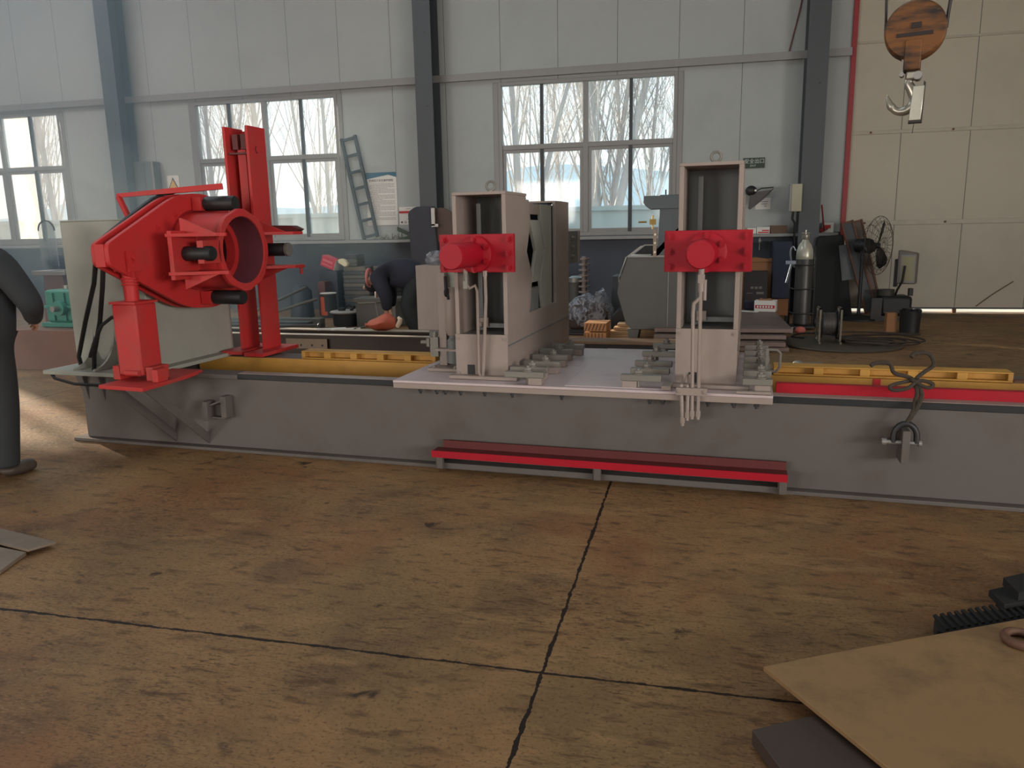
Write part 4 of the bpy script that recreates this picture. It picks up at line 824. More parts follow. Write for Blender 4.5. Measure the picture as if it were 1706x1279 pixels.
B().lathe((-6.0, 12.4, .22), [(.26, 0), (.28, .015), (.28, .03), (.26, .04), (0, .04)], 32).build('table_top', mat('pale rim steel', (160, 156, 150), .5, .2), tb); B().lathe((-6.0, 12.4, 0), [(.22, 0), (.25, .22)], 28).build('skirt', DKS, tb)
b = B().torus((-5.95, 12.4, .30), .06, .016, 'y', 16, 6, .3, 3).box(-6.12, -6.02, 12.34, 12.42, .262, .31).cyl((-5.92, 12.42, .262), (-5.82, 12.36, .33), .024, 8); tag(b.build('scrap_fittings', DKS), 'dark scrap fittings heaped on the low round table', 'scrap')
bx = thing('steel_box', 'grey lidded steel box on the floor left of the bending worker', 'box', (-5.35, 12.4, 0)); B().box(-5.72, -5.0, 12.2, 12.7, 0, .42).build('body', MACH, bx, bev=.01); B().box(-5.76, -4.96, 12.17, 12.73, .42, .49).build('lid', cols[1], bx, bev=.01)
jar = thing('brown_bottle', 'brown bottle with a white cap on the grey lidded box', 'bottle', (-5.36, 12.45, .49)); B().lathe((-5.36, 12.45, .49), [(.10, 0), (.10, .2), (.07, .25)], 18).build('bottle', mat('brown plastic', (96, 70, 62), .4), jar); B().lathe((-5.36, 12.45, .74), [(.075, 0), (.075, .07), (.06, .08)], 18).build('cap', WHITE, jar)
# long steel rails and beams on the floor
for i, (y, z, x0, x1) in enumerate(((12.0, .0, -9.4, -6.3), (11.75, .0, -9.2, -6.4), (11.5, 0, -9.3, -6.6))):
    tag(B().box(x0, x1, y, y+.18, z, .16-.03*i).build('steel_bar', cols[(i+1) % 4], bev=.004), ['farthest', 'middle', 'nearest'][i]+' of three flat grey bars on the floor behind the red upright', 'bar', 'flat bars')
def ibeam(name, label, x0, x1, y, h, w, m, rz=0):
    F = frame((x0+x1)/2, y, 0, rz); L = (x1-x0)/2
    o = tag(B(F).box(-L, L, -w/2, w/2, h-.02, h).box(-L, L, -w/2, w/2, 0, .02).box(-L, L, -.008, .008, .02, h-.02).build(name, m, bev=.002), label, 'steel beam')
    B(F).box(-L, L, -w/2+.01, w/2, h, h+.004).build('worn_lit_top', mat('worn sunlit flange', (206, 190, 172), .4, .2, var=.12, dirt=(150, 128, 108), dirt_amt=.5), o, label='worn top face, paled for sunlight'); return o  # worn top; sunlight is put into its pale colour as well
BM = mat('brown black beam steel', (62, 50, 46), .5, .2, var=.15)
BMT = BM
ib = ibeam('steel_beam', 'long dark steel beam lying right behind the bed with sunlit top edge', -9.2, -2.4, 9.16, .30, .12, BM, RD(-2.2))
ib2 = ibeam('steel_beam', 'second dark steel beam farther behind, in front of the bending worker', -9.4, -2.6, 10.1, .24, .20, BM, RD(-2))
B3 = B(frame(-5.0, 9.088, .12, RD(-2.2))).box(-.28, .32, -.012, 0, 0, .13); t = B3.build('perforated_plate', LSLAB); tag(t, 'pale drilled strip leaning on the side of the nearer dark beam', 'strip')
b = B(frame(-5.0, 9.088, .12, RD(-2.2)))
for x in (-.06, .10, .25): b.cyl((x, -.0135, .045), (x, -.012, .045), .015, 12)
o = b.build('drilled_hole', BLK, t)
B3 = B(frame(-6.55, 9.148, .12, RD(-2.2))).box(-.3, .05, -.02, 0, 0, .13); t = B3.build('perforated_plate', LSLAB); tag(t, 'pale drilled strip on the dark beam behind the grey cabinet', 'strip')
b = B(frame(-6.55, 9.148, .12, RD(-2.2)))
for x in (-.2, -.03): b.cyl((x, -.0215, .045), (x, -.02, .045), .015, 12)
b.build('drilled_hole', BLK, t)
b = B().tube([(-7.2, 10.12, .28), (-6.0, 10.1, .27), (-5.3, 10.05, .30)], .022, 8).sphere((-5.28, 10.05, .30), .04, 10, 6); tag(b.build('steel_rod', DKS), 'dark rod with a knob lying along the farther beam', 'rod')
for k, x in enumerate((-5.12, -4.9)):
    tag(B(frame(x, 10.08, .242, RD(35))).box(-.20, .20, -.04, .04, 0, .014).build('white_strip', WHITE), ['left', 'right'][k]+' of two white strips lying on the farther beam', 'strip')
mk = B(); n = 18; vs = []; fs = []
for i in range(n+1):
    u = i/n; x = -.23+.46*u
    top = .21-.05*sin(u*2*pi*1.0)*.8-.16*(abs(u-.5)*2)**4*(1 if u < .5 else .3); bot = .0+.10*(abs(u-.5)*2)**3*(1 if u < .5 else .6)
    for s in range(7):
        q = s/6; zz = bot+(top-bot)*q; vs.append((x, -.13*sin(pi*q)*sin(pi*min(1, max(0, u*.96+.02))), zz))
for i in range(n):
    for s in range(6): a = i*7+s; fs.append((a, a+7, a+8, a+1))
mo = mk.F; mk.F = frame(-4.33, 10.0, .243); mk.add(vs, fs); o = mk.build('welding_apron', ORNG); md = o.modifiers.new('t', 'SOLIDIFY'); md.thickness = .012
tag(o, 'orange leather welding apron crumpled on the beam under the bending worker', 'apron')
tag(B(frame(-4.08, 9.98, .242, RD(15))).tube([(0, .03, .06), (.04, .0, .12), (.05, 0, .16), (.02, .02, .19)], [.03, .034, .034, .02], 10).build('pale_cuff', mat('pale glove', (222, 200, 176), .8)), 'pale leather glove at the right end of the orange apron', 'glove')
b = B().tube([(-5.0, 10.75, .55), (-4.72, 10.75, .56), (-4.66, 10.7, .3), (-4.7, 10.4, .25), (-4.78, 10.1, .25)], .012, 6); tag(b.build('bent_cable', mat('grey cable', (120, 116, 108), .6)), 'bent grey cable hooked in front of the grey lidded box', 'cable')

for k, (p0, p1, lb) in enumerate((((-7.05, 11.2, .36), (-6.35, 11.7, .72), 'upper'), ((-7.2, 11.15, .20), (-6.2, 11.75, .52), 'lower'))):
    o = B().tube([(p0[0], p0[1], 0 if k else .0), p0, p1], [.02, .03, .028], 6); tag(o.build('angle_bar', cols[k]), lb+' of two dark bars propped up behind the red upright', 'bar', 'propped bars')
b = B().torus((-7.0, 11.25, .14), .13, .018, 'y', 20, 6, .2, 3.0).torus((-6.9, 11.3, .14), .10, .014, 'y', 20, 6, 0, 2.9); tag(b.build('hose_loop', BLK), 'dark hose loop on the floor behind the red upright', 'hose')

# ---- the bending worker
wk = thing('person', 'worker in dark navy clothes bending over with head down behind the steel beams', 'person', (-4.25, 11.2, 0))
WX, WYY = -4.22, 11.15
P = dict(pel=(0, 0, .95), sp1=(-.26, 0, 1.02), ch=(-.54, 0, .97), nk=(-.68, .0, .90), hd=(-.72, .06, .82), ht=(-.70, .10, .74),
         lh=(.05, .10, .90), lk=(-.10, .14, .48), la=(.05, .13, .10), lt=(-.14, .14, .05), rh=(.05, -.10, .90), rk=(-.12, -.15, .48), ra=(.04, -.14, .10), rt=(-.15, -.15, .05),
         ls=(-.54, .19, .92), le=(-.46, .24, .66), lw=(-.46, .16, .44), rs=(-.54, -.19, .92), re=(-.40, -.25, .66), rw=(-.42, -.17, .42))
def human(th, F, P, lw, jacket, trouser, hat=None, hatm=None):
    """body, jacket, trousers and shoes grown round the same joints"""
    K = list(P); ix = {k: i for i, k in enumerate(K)}
    ed = [('pel', 'sp1'), ('sp1', 'ch'), ('ch', 'nk'), ('nk', 'hd'), ('hd', 'ht'), ('pel', 'lh'), ('lh', 'lk'), ('lk', 'la'), ('la', 'lt'), ('pel', 'rh'), ('rh', 'rk'), ('rk', 'ra'), ('ra', 'rt'), ('ch', 'ls'), ('ls', 'le'), ('le', 'lw'), ('ch', 'rs'), ('rs', 're'), ('re', 'rw')]
    R0 = dict(pel=.12, sp1=.12, ch=.13, nk=.055, hd=.09, ht=.08, lh=.085, lk=.055, la=.034, lt=.02, rh=.085, rk=.055, ra=.034, rt=.02, ls=.06, le=.042, lw=.028, rs=.06, re=.042, rw=.028)
    vs = [P[k] for k in K]; es = [(ix[a], ix[b_]) for a, b_ in ed]; rd = [R0[k] for k in K]
    for s in 'lr':                                                   # hands: palm, four fingers and a thumb
        w = Vector(P[s+'w']); e = Vector(P[s+'e']); d = (w-e).normalized(); sd_ = d.cross(Vector((0, 1, 0))).normalized(); nr = d.cross(sd_)
        i0 = len(vs); vs.append(w+d*.075); rd.append(.028); es.append((ix[s+'w'], i0))
        for q, L_ in zip((-.028, -.009, .010, .028), (.07, .082, .076, .06)):
            a = len(vs); vs += [w+d*.095+sd_*q, w+d*(.095+L_*.55)+sd_*q*1.1+nr*.008, w+d*(.095+L_)+sd_*q*1.1+nr*.028]; rd += [.0095, .0088, .007]; es += [(i0, a), (a, a+1), (a+1, a+2)]
        a = len(vs); vs += [w+d*.045-sd_*.036, w+d*.08-sd_*.052+nr*.012, w+d*.105-sd_*.05+nr*.025]; rd += [.011, .010, .008]; es += [(ix[s+'w'], a), (a, a+1), (a+1, a+2)]
    skin('body', vs, es, rd, SKIN, th, F)
    def sub(keys, eds, radm, name, m):
        radm = {k: v*lw for k, v in radm.items()}; kk = [k for k in keys]; jx = {k: i for i, k in enumerate(kk)}
        return skin(name, [P[k] for k in kk], [(jx[a], jx[b_]) for a, b_ in eds], [radm[k] for k in kk], m, th, F)
    JR = dict(pel=.19, sp1=.17, ch=.175, nk=.085, ls=.095, le=.072, lw=.052, rs=.095, re=.072, rw=.052)
    P = dict(P); pv = Vector(P['pel']); lv = (Vector(P['lh'])+Vector(P['rh']))/2; P['pel'] = tuple(pv.lerp(lv, 1.0)+(pv-Vector(P['sp1'])).normalized()*.14)
    for s in 'lr': P[s+'f'] = (P[s+'a'][0], P[s+'a'][1], .07)
    sub(['pel', 'sp1', 'ch', 'nk', 'ls', 'le', 'lw', 'rs', 're', 'rw'], ed[:3]+ed[13:], JR, 'jacket', jacket)
    P['pel'] = tuple(lv+Vector((0, 0, .01)))
    TR = dict(pel=.09, lh=.10, lk=.088, la=.078, rh=.10, rk=.088, ra=.078, lf=.078, rf=.078)
    sub(['pel', 'lh', 'lk', 'la', 'lf', 'rh', 'rk', 'ra', 'rf'], [('pel', 'lh'), ('lh', 'lk'), ('lk', 'la'), ('la', 'lf'), ('pel', 'rh'), ('rh', 'rk'), ('rk', 'ra'), ('ra', 'rf')], TR, 'trousers', trouser)
    for s in 'lr':
        a = Vector(P[s+'a']); t_ = Vector(P[s+'t']); d = (t_-a); d.z = 0
        skin('shoe', [a+Vector((0, 0, -.02)), Vector((a.x, a.y, .045)), Vector((a.x, a.y, .045))+d*.6, Vector((a.x, a.y, .04))+d*1.3], [(0, 1), (1, 2), (2, 3)], [.062, (.066, .056), (.066, .054), (.056, .042)], SHOE, th, F)
    # face and hair
    h = Vector(P['hd']); tp = Vector(P['ht']); ax = (tp-h).normalized()
    b = B(F); b.sphere(h+ax*.03, .108, 18, 12, (1, .9, 1.05)); b.v = [v for v in b.v]; b.build('hair', hatm or HAIR, th)
    return h, ax
F = frame(WX, WYY, 0, RD(6)); h, ax = human(wk, F, P, 1.5, NAVY, DKCL, hatm=mat('dark hood', (40, 36, 44), .8))
b = B(F); b.torus((-.735, .02, .91), .125, .024, 'x', 24, 8); b.build('collar', mat('pink collar cloth', (206, 130, 128), .8), wk)
b = B(F)
for s in (-1, 1): b.sphere((-.825, .07+s*.035, .77), .014, 8, 6)
b.build('eye', WHITE, wk); B(F).sphere((-.838, .07, .75), .02, 8, 6, (1, .8, 1.3)).build('nose', SKIN, wk)
b = B(F)
for s in (-1, 1): b.sphere((-.72, .08+s*.10, .79), .025, 8, 6, (.8, .4, 1.2))
b.build('ear', SKIN, wk); B(F).box(-.812, -.80, .045, .095, .705, .713).build('mouth', mat('lips', (160, 96, 86), .6), wk)

# ---- person at the left edge
lp = thing('person', 'person in dark work clothes standing at the left edge with one elbow out', 'person', (-4.62, 4.15, 0))
F = frame(-4.60, 4.13, 0)
P2 = dict(pel=(.0, 0, .98), sp1=(.01, -.01, 1.16), ch=(.03, -.01, 1.38), nk=(-.02, .05, 1.54), hd=(-.07, .12, 1.66), ht=(-.09, .14, 1.75),
          lh=(-.10, 0, .92), lk=(-.12, .02, .50), la=(-.13, -.01, .10), lt=(-.14, .15, .05), rh=(.07, 0, .92), rk=(.04, .02, .50), ra=(.03, -.02, .10), rt=(.04, .14, .05),
          ls=(-.17, -.01, 1.44), le=(-.28, .0, 1.18), lw=(-.20, .16, 1.0), rs=(.23, -.01, 1.42), re=(.40, .0, 1.18), rw=(.20, .20, 1.06))
h, ax = human(lp, F, P2, 1.1, mat('charcoal jacket cloth', (44, 47, 50), .85, var=.12, bump=.3, bscale=30), mat('charcoal trousers cloth', (42, 45, 47), .85, var=.12, bump=.3, bscale=30))
b = B(F)
for s in (-1, 1): b.sphere((-.075+s*.036, .225, 1.69), .014, 8, 6)
b.build('eye', WHITE, lp); B(F).sphere((-.075, .24, 1.665), .02, 8, 6, (.8, 1, 1.3)).build('nose', SKIN, lp); B(F).box(-.10, -.05, .205, .213, 1.62, 1.627).build('mouth', mat('lips', (160, 96, 86), .6), lp)
b = B(F)
for s in (-1, 1): b.sphere((-.075+s*.095, .12, 1.67), .025, 8, 6, (.4, .8, 1.2))
b.build('ear', SKIN, lp)

# ================================================================== middle background
cb = B(); cb.cyl((-1.86, 12.6, 0), (-1.86, 12.6, 1.14), .045, 14)
for i in range(12): cb.cyl((-1.86, 12.6, .12+i*.088), (-1.86, 12.6, .145+i*.088), .095, 16)
tag(cb.build('spindle_stack', mat('pale spindle steel', (150, 136, 132), .5, .3)), 'upright stepped steel spindle right of the left press stand', 'spindle')
dc = thing('oil_cylinder', 'grey lidded cylinder on the floor right of the left press stand', 'canister', (-2.02, 12.75, 0)); B().lathe((-2.02, 12.75, 0), [(.11, 0), (.11, .72)], 24).build('body', MACH, dc); B().lathe((-2.02, 12.75, .72), [(.125, 0), (.125, .07), (.07, .10)], 24).build('cap', STEEL, dc)
wb = B(); wb.sphere((-1.74, 12.3, .28), .40, 40, 24, (.95, .6, .72)); random.seed(4)
wb.v = [(x+.05*noise.noise((x*7, y*7, z*7)), y+.05*noise.noise((x*7+5, y*7, z*7)), max(.06, z+.10*noise.noise((x*5, y*5+3, z*6))+(.12 if x > -1.6 and z > .35 and x < -1.45 else 0))) for x, y, z in wb.v]
wr = thing('wrapped_bundle', 'dark bundle wrapped in clear plastic beside the left press stand', 'bundle', (-1.74, 12.3, 0)); wb.build('plastic_wrap', WRAP, wr); B().box(-2.05, -1.45, 12.15, 12.5, 0, .42).build('contents', mat('brown black bundle', (74, 62, 58), .7), wr, bev=.05)
for i, (z, lb) in enumerate(((.0, 'lower'), (.135, 'upper'))):
    cr_ = thing('wooden_crate', lb+' of two small timber crates in the sunlight behind the carriage plate', 'crate', (-1.46, 11.2, z), 'two small crates')
    B(frame(-1.46, 11.2, z, RD(-3))).box(-.16, .16, -.2, .2, .0, .12).build('box', mat('tan crate wood', (176, 124, 80), .7, var=.2, nscale=14, stretch=(1, 1, 4)), cr_, bev=.004)
    b = B(frame(-1.46, 11.2, z, RD(-3)))
    for k in range(6): b.prism([(-.15+k*.05, .01), (-.135+k*.05, .01), (-.10+k*.05, .11), (-.115+k*.05, .11)] if i else [(-.15+k*.05, .01), (-.14+k*.05, .01), (-.14+k*.05, .11), (-.15+k*.05, .11)], 'y', -.206, -.2)
    b.build('slat', mat('dark crate slat', (96, 62, 44), .7), cr_)
for i, (y, z, x0) in enumerate(((11.42, 0, -1.36), (11.47, .05, -1.3), (11.52, .10, -1.25), (11.56, .15, -1.2))):
    tag(B(frame(0, y, z)).box(x0, .3, -.10, .14, 0, .045).build('timber_plank', WOOD, bev=.003), ['bottom', 'second', 'third', 'top'][i]+' pale timber plank in the sunlit pile under the grey hopper machine' if i in (0, 3) else ['', 'second', 'third', ''][i]+' plank from the floor in the sunlit timber pile under the hopper machine', 'plank', 'sunlit planks')
for i, (y, x0) in enumerate(((12.0, -2.6), (11.8, -2.5), (11.55, -2.4))): tag(B().tube([(x0, y, .02), (x0+.9, y-.05, .02)], .015, 8).build('thin_rod', DKS), ['farthest', 'middle', 'nearest'][i]+' thin dark rod on the floor left of the crates', 'rod', 'thin rods')
hm = thing('hopper_machine', 'dark grey steel hopper machine with a tall column left of the right press stand', 'machine', (-.65, 10.9, .0))
B().prism([(-1.12, .72), (-1.10, .85), (-.97, 1.20), (.1, 1.20), (.1, .22), (-.92, .22), (-1.0, .30)], 'y', 10.62, 11.3).build('body', MACH, hm, bev=.006)
b = B().prism([(-.70, 1.20), (-.60, 1.20), (-.56, 1.95), (-.57, 2.0), (.1, 2.0), (.1, 1.20)], 'y', 10.62, 10.95); b.prism([(-.75, 1.86), (-.78, 1.90), (-.78, 1.99), (-.3, 1.99), (-.3, 1.82), (-.70, 1.82)], 'y', 10.60, 11.0); b.build('column', mat('blue grey column paint', (84, 90, 94), .5), hm, bev=.005)
B().box(-.985, .1, 10.6, 11.32, 1.195, 1.215).build('hopper_rim', STEEL, hm)
b = B().prism([(-.99, 1.21), (-.96, 1.21), (-.78, 1.34), (-.81, 1.345)], 'y', 10.62, 10.66).prism([(-.99, 1.21), (-.96, 1.21), (-.78, 1.34), (-.81, 1.345)], 'y', 11.26, 11.3).box(-.81, -.58, 11.27, 11.3, 1.33, 1.345); b.build('hopper_lip', STEEL, hm)
B().prism([(-.95, 1.205), (-.62, 1.205), (-.62, 1.33), (-.80, 1.33)], 'y', 11.25, 11.27).build('hopper_back', DKS, hm)
B().box(-.645, -.60, 10.58, 10.62, 1.20, 1.55).build('hinge_bar', mat('rusty pale bar', (150, 132, 116), .5, .3), hm)
b = B()
for z in (1.26, 1.38, 1.49): b.cyl((-.62, 10.585, z), (-.62, 10.57, z), .014, 12)
b.build('bright_screw', mat('bright screw', (220, 210, 190), .3, .5), hm)
b = B().cyl((-.85, 10.7, 1.655), (-.74, 10.7, 1.655), .011, 8).box(-.70, -.62, 10.66, 10.72, 1.62, 1.69).cyl((-.66, 10.7, 1.56), (-.66, 10.7, 1.74), .012, 8); b.build('valve_lever', mat('brass', (150, 120, 60), .4, .5), hm)
b = B()
for x0 in (-.96, -.30): b.prism([(x0-.02, .22), (x0+.14, .22), (x0+.10, 0), (x0+.02, 0)], 'y', 10.65, 11.25)
b.build('leg', MACH, hm); B().box(-.445, -.435, 10.612, 10.62, .24, 1.0).build('panel_seam', STEEL, hm); B().cyl((-.5, 10.75, 2.0), (-.5, 10.75, 2.07), .01, 8).build('top_pin', DKS, hm)
b = B().tube([(-1.0, 10.66, 1.2), (-1.1, 10.66, .92), (-1.09, 10.66, .74)], .009, 6); b.build('pull_wire', CHROME, hm)
tag(B().box(-1.42, -.9, 12.6, 13.2, 0, .82).build('dark_cabinet', cols[2], bev=.01), 'low dark cabinet with a pale top edge left of the hopper machine', 'cabinet')
B4 = tag(B().prism([(-1.35, .0), (-.9, .0), (-.95, .3), (-1.25, .36), (-1.35, .25)], 'y', 11.95, 12.2).build('black_bag', BLK, bev=.03), 'black lump beside the timber planks', 'bag')
# board behind the carriage plate, over a dark channel added as shade
pk = B().box(-2.0, .4, 9.6, 9.95, .16, .195); tag(pk.build('scaffold_board', mat('worn brown board', (112, 88, 68), .7, var=.15), bev=.003), 'wide worn brown board just behind the carriage plate', 'board')
tag(B().box(-1.75, .38, 9.62, 9.66, 0, .158).box(-1.75, .38, 9.66, 9.93, 0, .02).box(-1.75, .38, 9.66, 9.93, .14, .158).build('shade_channel', DKS), 'dark channel added as the shade under the wide worn brown board', 'channel')
tag(B().prism([(-1.72, 0), (-1.36, 0), (-1.44, .12), (-1.64, .12)], 'y', 9.3, 9.42).build('sunlit_block', WOOD), 'small sunlit timber block at the rear left corner of the carriage plate', 'block')

# ================================================================== right background
# things on the ledge and on the wall
ex = thing('exit_sign', 'dark green emergency exit sign on the wall above the right press stand', 'exit sign', (.85, 15.03, 2.58)); B().box(.66, 1.03, 15.02, 15.048, 2.585, 2.765).build('plate', SIGNG, ex)
text('characters', '安全出口', frame(.85, 15.018, 2.70), .088, SIGNW, ex); text('word', 'EXIT', frame(.83, 15.018, 2.625), .05, SIGNW, ex)
wf = thing('wall_fan', 'dark fan blade unit on the wall right of the exit sign, seen from the side', 'fan', (.95, 14.9, 1.9))
F = frame(.80, 14.75, 2.12, RD(10))
B(F).sphere((0, 0, .06), .10, 16, 10, (1, 1, .9)).build('motor', DKS, wf); B(F).box(-.02, .02, 0, .3, .02, .06).build('wall_bracket', DKS, wf)
B(F).prism([(-.02, .02), (.36, .07), (.38, .10), (.30, -.02), (.10, -.18), (-.02, -.27), (-.05, -.24)], 'y', -.05, -.035).build('blade', mat('dark brown blade', (64, 58, 58), .5), wf, bev=.004); B(F).tube([(.09, 0, .05), (.18, 0, .10), (.38, -.03, .11)], .01, 6).build('guard_rod', DKS, wf)
B(F).cyl((.05, -.05, .06), (.05, -.12, .06), .02, 10).build('knob', STEEL, wf)
pn = thing('wall_paper', 'small white printed sheet on the wall under the dark fan blade', 'paper', (1.03, 15.04, 1.86)); B().box(.90, 1.16, 15.04, 15.048, 1.86, 2.06).build('sheet', WHITE, pn)
b = B().box(.98, 1.12, 15.037, 15.04, 1.99, 1.998).box(1.0, 1.1, 15.037, 15.04, 1.95, 1.958).box(1.05, 1.1, 15.037, 15.04, 1.91, 1.918); b.build('print', INK, pn)
for nm, lb, x0, x1, h in (('small_carton', 'left white carton on the ledge, half hidden by the red ram plate', .72, .92, .10),):
    tag(B().box(x0, x1, 14.83, 14.98, 1.432, 1.432+h).build(nm, WHITE), lb, 'box')
c1 = thing('small_carton', 'white carton with red print on the ledge right of the right press stand', 'box', (1.04, 14.9, 1.432)); B().box(.93, 1.15, 14.83, 14.98, 1.432, 1.545).build('box', WHITE, c1)
b = B().box(.95, 1.14, 14.826, 14.83, 1.442, 1.462).box(1.02, 1.14, 14.826, 14.83, 1.475, 1.495); b.build('red_print', REDP, c1)
tag(B().box(1.17, 1.45, 14.83, 14.99, 1.432, 1.57).build('small_carton', mat('dull brown carton', (112, 88, 70), .8)), 'dull brown carton on the ledge beside the red printed one', 'box')
c1 = thing('small_carton', 'small white and red carton on the ledge right of the right column', 'box', (2.13, 14.9, 1.432)); B().box(2.03, 2.22, 14.83, 14.98, 1.432, 1.60).build('box', WHITE, c1); B().box(2.05, 2.17, 14.826, 14.83, 1.50, 1.56).build('red_print', REDP, c1)
b = B().tube([(1.96, 14.52, 1.9), (2.0, 14.6, 1.7), (2.06, 14.8, 1.45), (2.0, 14.78, 1.44), (2.12, 14.78, 1.50)], .014, 6).sphere((2.02, 14.8, 1.475), .04, 10, 6, (1.5, 1, .9)); tag(b.build('red_tool_cord', mat('dark red tool', (120, 40, 38), .6)), 'dark red tool with a cord hanging beside the right column', 'tool')
eb = thing('switch_box', 'narrow cream switch box on the left side of the right column', 'electrical box', (1.53, 14.5, 1.75)); B().box(1.45, 1.62, 14.40, 14.60, 1.80, 2.26).build('body', CREAM, eb, bev=.006); B().box(1.42, 1.45, 14.42, 14.58, 1.80, 2.26).build('side', FRAME, eb); B().tube([(1.50, 14.5, 1.80), (1.49, 14.5, 1.68), (1.54, 14.52, 1.60), (1.55, 14.6, .9)], .02, 8).build('cable', BLK, eb)
tl = B().cyl((.99, 14.84, 1.36), (.99, 14.84, 1.14), .012, 8).sphere((.99, 14.84, 1.30), .03, 8, 6, (1, 1, 1.8)); tag(tl.build('air_nozzle', STEEL), 'small steel nozzle hanging under the ledge', 'nozzle')
# cartons and machine crate against the wall
ct = thing('tall_carton', 'tall opened brown carton against the wall right of the right press stand', 'carton', (1.0, 14.5, 0))
B().box(.60, 1.22, 14.45, 14.95, .45, .95).build('box', CARD, ct, bev=.004); B().prism([(.60, .95), (1.22, .95), (1.26, 1.02), (1.1, 1.0), (.9, 1.03), (.7, .99)], 'y', 14.43, 14.45).build('flap', CARD, ct); B().box(.55, 1.5, 14.5, 14.95, 0, .30).build('lower_box', CARD, ct, bev=.004); B().box(.58, 1.25, 14.46, 14.95, .30, .45).build('middle_box', CARD, ct)
db = thing('dark_appliance_box', 'dark box with pale print standing before the tall carton', 'box', (.95, 14.2, 0)); B().box(.72, 1.10, 14.1, 14.4, .0, .80).build('box', mat('black carton', (46, 42, 42), .6), db, bev=.004)
b = B()
for k in range(3): b.box(.82+k*.07, .87+k*.07, 14.097, 14.1, .50, .54)
b.box(.76, .86, 14.097, 14.1, .42, .43).box(.92, 1.04, 14.097, 14.1, .41, .445); b.build('print', mat('grey print', (120, 114, 108), .6), db)
tag(B().box(1.18, 1.5, 14.3, 14.9, .31, 1.3).build('blue_sheet', mat('dark navy tarpaulin', (34, 42, 62), .7, bump=.3, bscale=10), bev=.02), 'dark navy wrapped panel between the carton and the gas cylinder', 'panel')
# gas cylinder on a trolley
gc = thing('gas_cylinder', 'grey gas cylinder with a bright shoulder strapped to a trolley', 'gas cylinder', (1.5, 12.6, .06))
B().lathe((1.5, 12.6, .06), [(.10, 0), (.125, .03), (.125, 1.0), (.122, 1.01)], 28).build('body', mat('dark cylinder paint', (70, 68, 66), .4, .25, dirt=(58, 54, 50)), gc); B().lathe((1.5, 12.6, .06), [(.12, 1.0), (.125, 1.01), (.125, 1.06), (.118, 1.14), (.09, 1.22), (.05, 1.27), (.04, 1.30)], 28).build('shoulder', mat('bright cylinder shoulder', (190, 186, 170), .3, .3, dirt=(150, 144, 130)), gc)
B().lathe((1.5, 12.6, 1.36), [(.05, 0), (.055, .01), (.055, .06), (.04, .075)], 16).build('valve_guard', CHROME, gc); b = B().cyl((1.5, 12.6, 1.36), (1.5, 12.6, 1.50), .018, 10).cyl((1.44, 12.6, 1.45), (1.56, 12.6, 1.45), .014, 8); b.build('valve', CHROME, gc)
tr = thing('cylinder_trolley', 'dark tube trolley holding the grey gas cylinder', 'trolley', (1.5, 12.7, 0)); b = B()
for x in (1.33, 1.68): b.tube([(x, 12.76, .0), (x, 12.76, 1.1), (x, 12.84, 1.25)], .015, 8)
b.build('side_tube', DKS, tr); b = B()
for z in (.25, .62, .98): b.tube([(1.33, 12.76, z), (1.36, 12.5, z), (1.5, 12.455, z), (1.64, 12.5, z), (1.68, 12.76, z)], .011, 6)
b.build('hoop', DKS, tr); B().box(1.33, 1.68, 12.45, 12.78, .03, .058).build('foot_plate', DKS, tr); b = B()
for x in (1.28, 1.71): b.cyl((x, 12.8, .09), (x+.03, 12.8, .09), .09, 18)
b.build('wheel', BLK, tr)
b = B().tube(spl([(1.35, 12.5, .95), (1.30, 12.45, 1.05), (1.28, 12.45, 1.18), (1.31, 12.45, 1.26), (1.35, 12.46, 1.2)]), .012, 6).cyl((1.24, 12.45, .72), (1.30, 12.45, 1.0), .016, 8).box(1.22, 1.36, 12.42, 12.46, 1.0, 1.05); tag(b.build('welding_torch', mat('blue steel torch', (120, 128, 140), .4, .4)), 'bright welding torch hooked on the left of the cylinder trolley', 'torch')
# dark drape, leaning panels
tag(B().prism(rounded([(1.86, 0), (1.9, 1.36), (2.32, 1.40), (2.55, .0)], .04), 'y', 14.42, 14.5).build('dark_curtain', mat('black welding curtain', (26, 28, 28), .8, bump=.4, bscale=8), bev=.02), 'black welding curtain hanging right of the right column', 'curtain')
for i, (x, c, lb) in enumerate(((2.76, DKFR, 'front'), (2.86, mat('grey brown panel', (110, 96, 86), .6), 'rear'))):
    F = frame(x, 14.28+.08*i, .045, RD(0), RD(-3), RD(-17+2*i)); lpn = thing('leaning_frame', lb+' of two brown framed panels leaning against the sliding door', 'panel', (0, 0, 0), 'leaning panels', F)
    b = B(F)
    b.box(-.03, .0, -.03, .03, .03, 1.62).box(.14, .17, -.03, .03, .0, 1.62).box(-.03, .17, -.03, .03, 1.59, 1.62).box(-.03, .17, -.03, .03, .02, .05); b.build('rim', RUST, lpn); B(F).box(0, .14, -.01, .01, .05, 1.59).build('sheet', c, lpn)
tag(B(frame(2.36, 14.40, .62, 0, 0, RD(-8))).box(-.02, .2, -.01, .01, 0, .6).build('grey_sheet', mat('pale grey sheet', (100, 102, 104), .6)), 'pale grey sheet hanging on the black welding curtain', 'sheet')
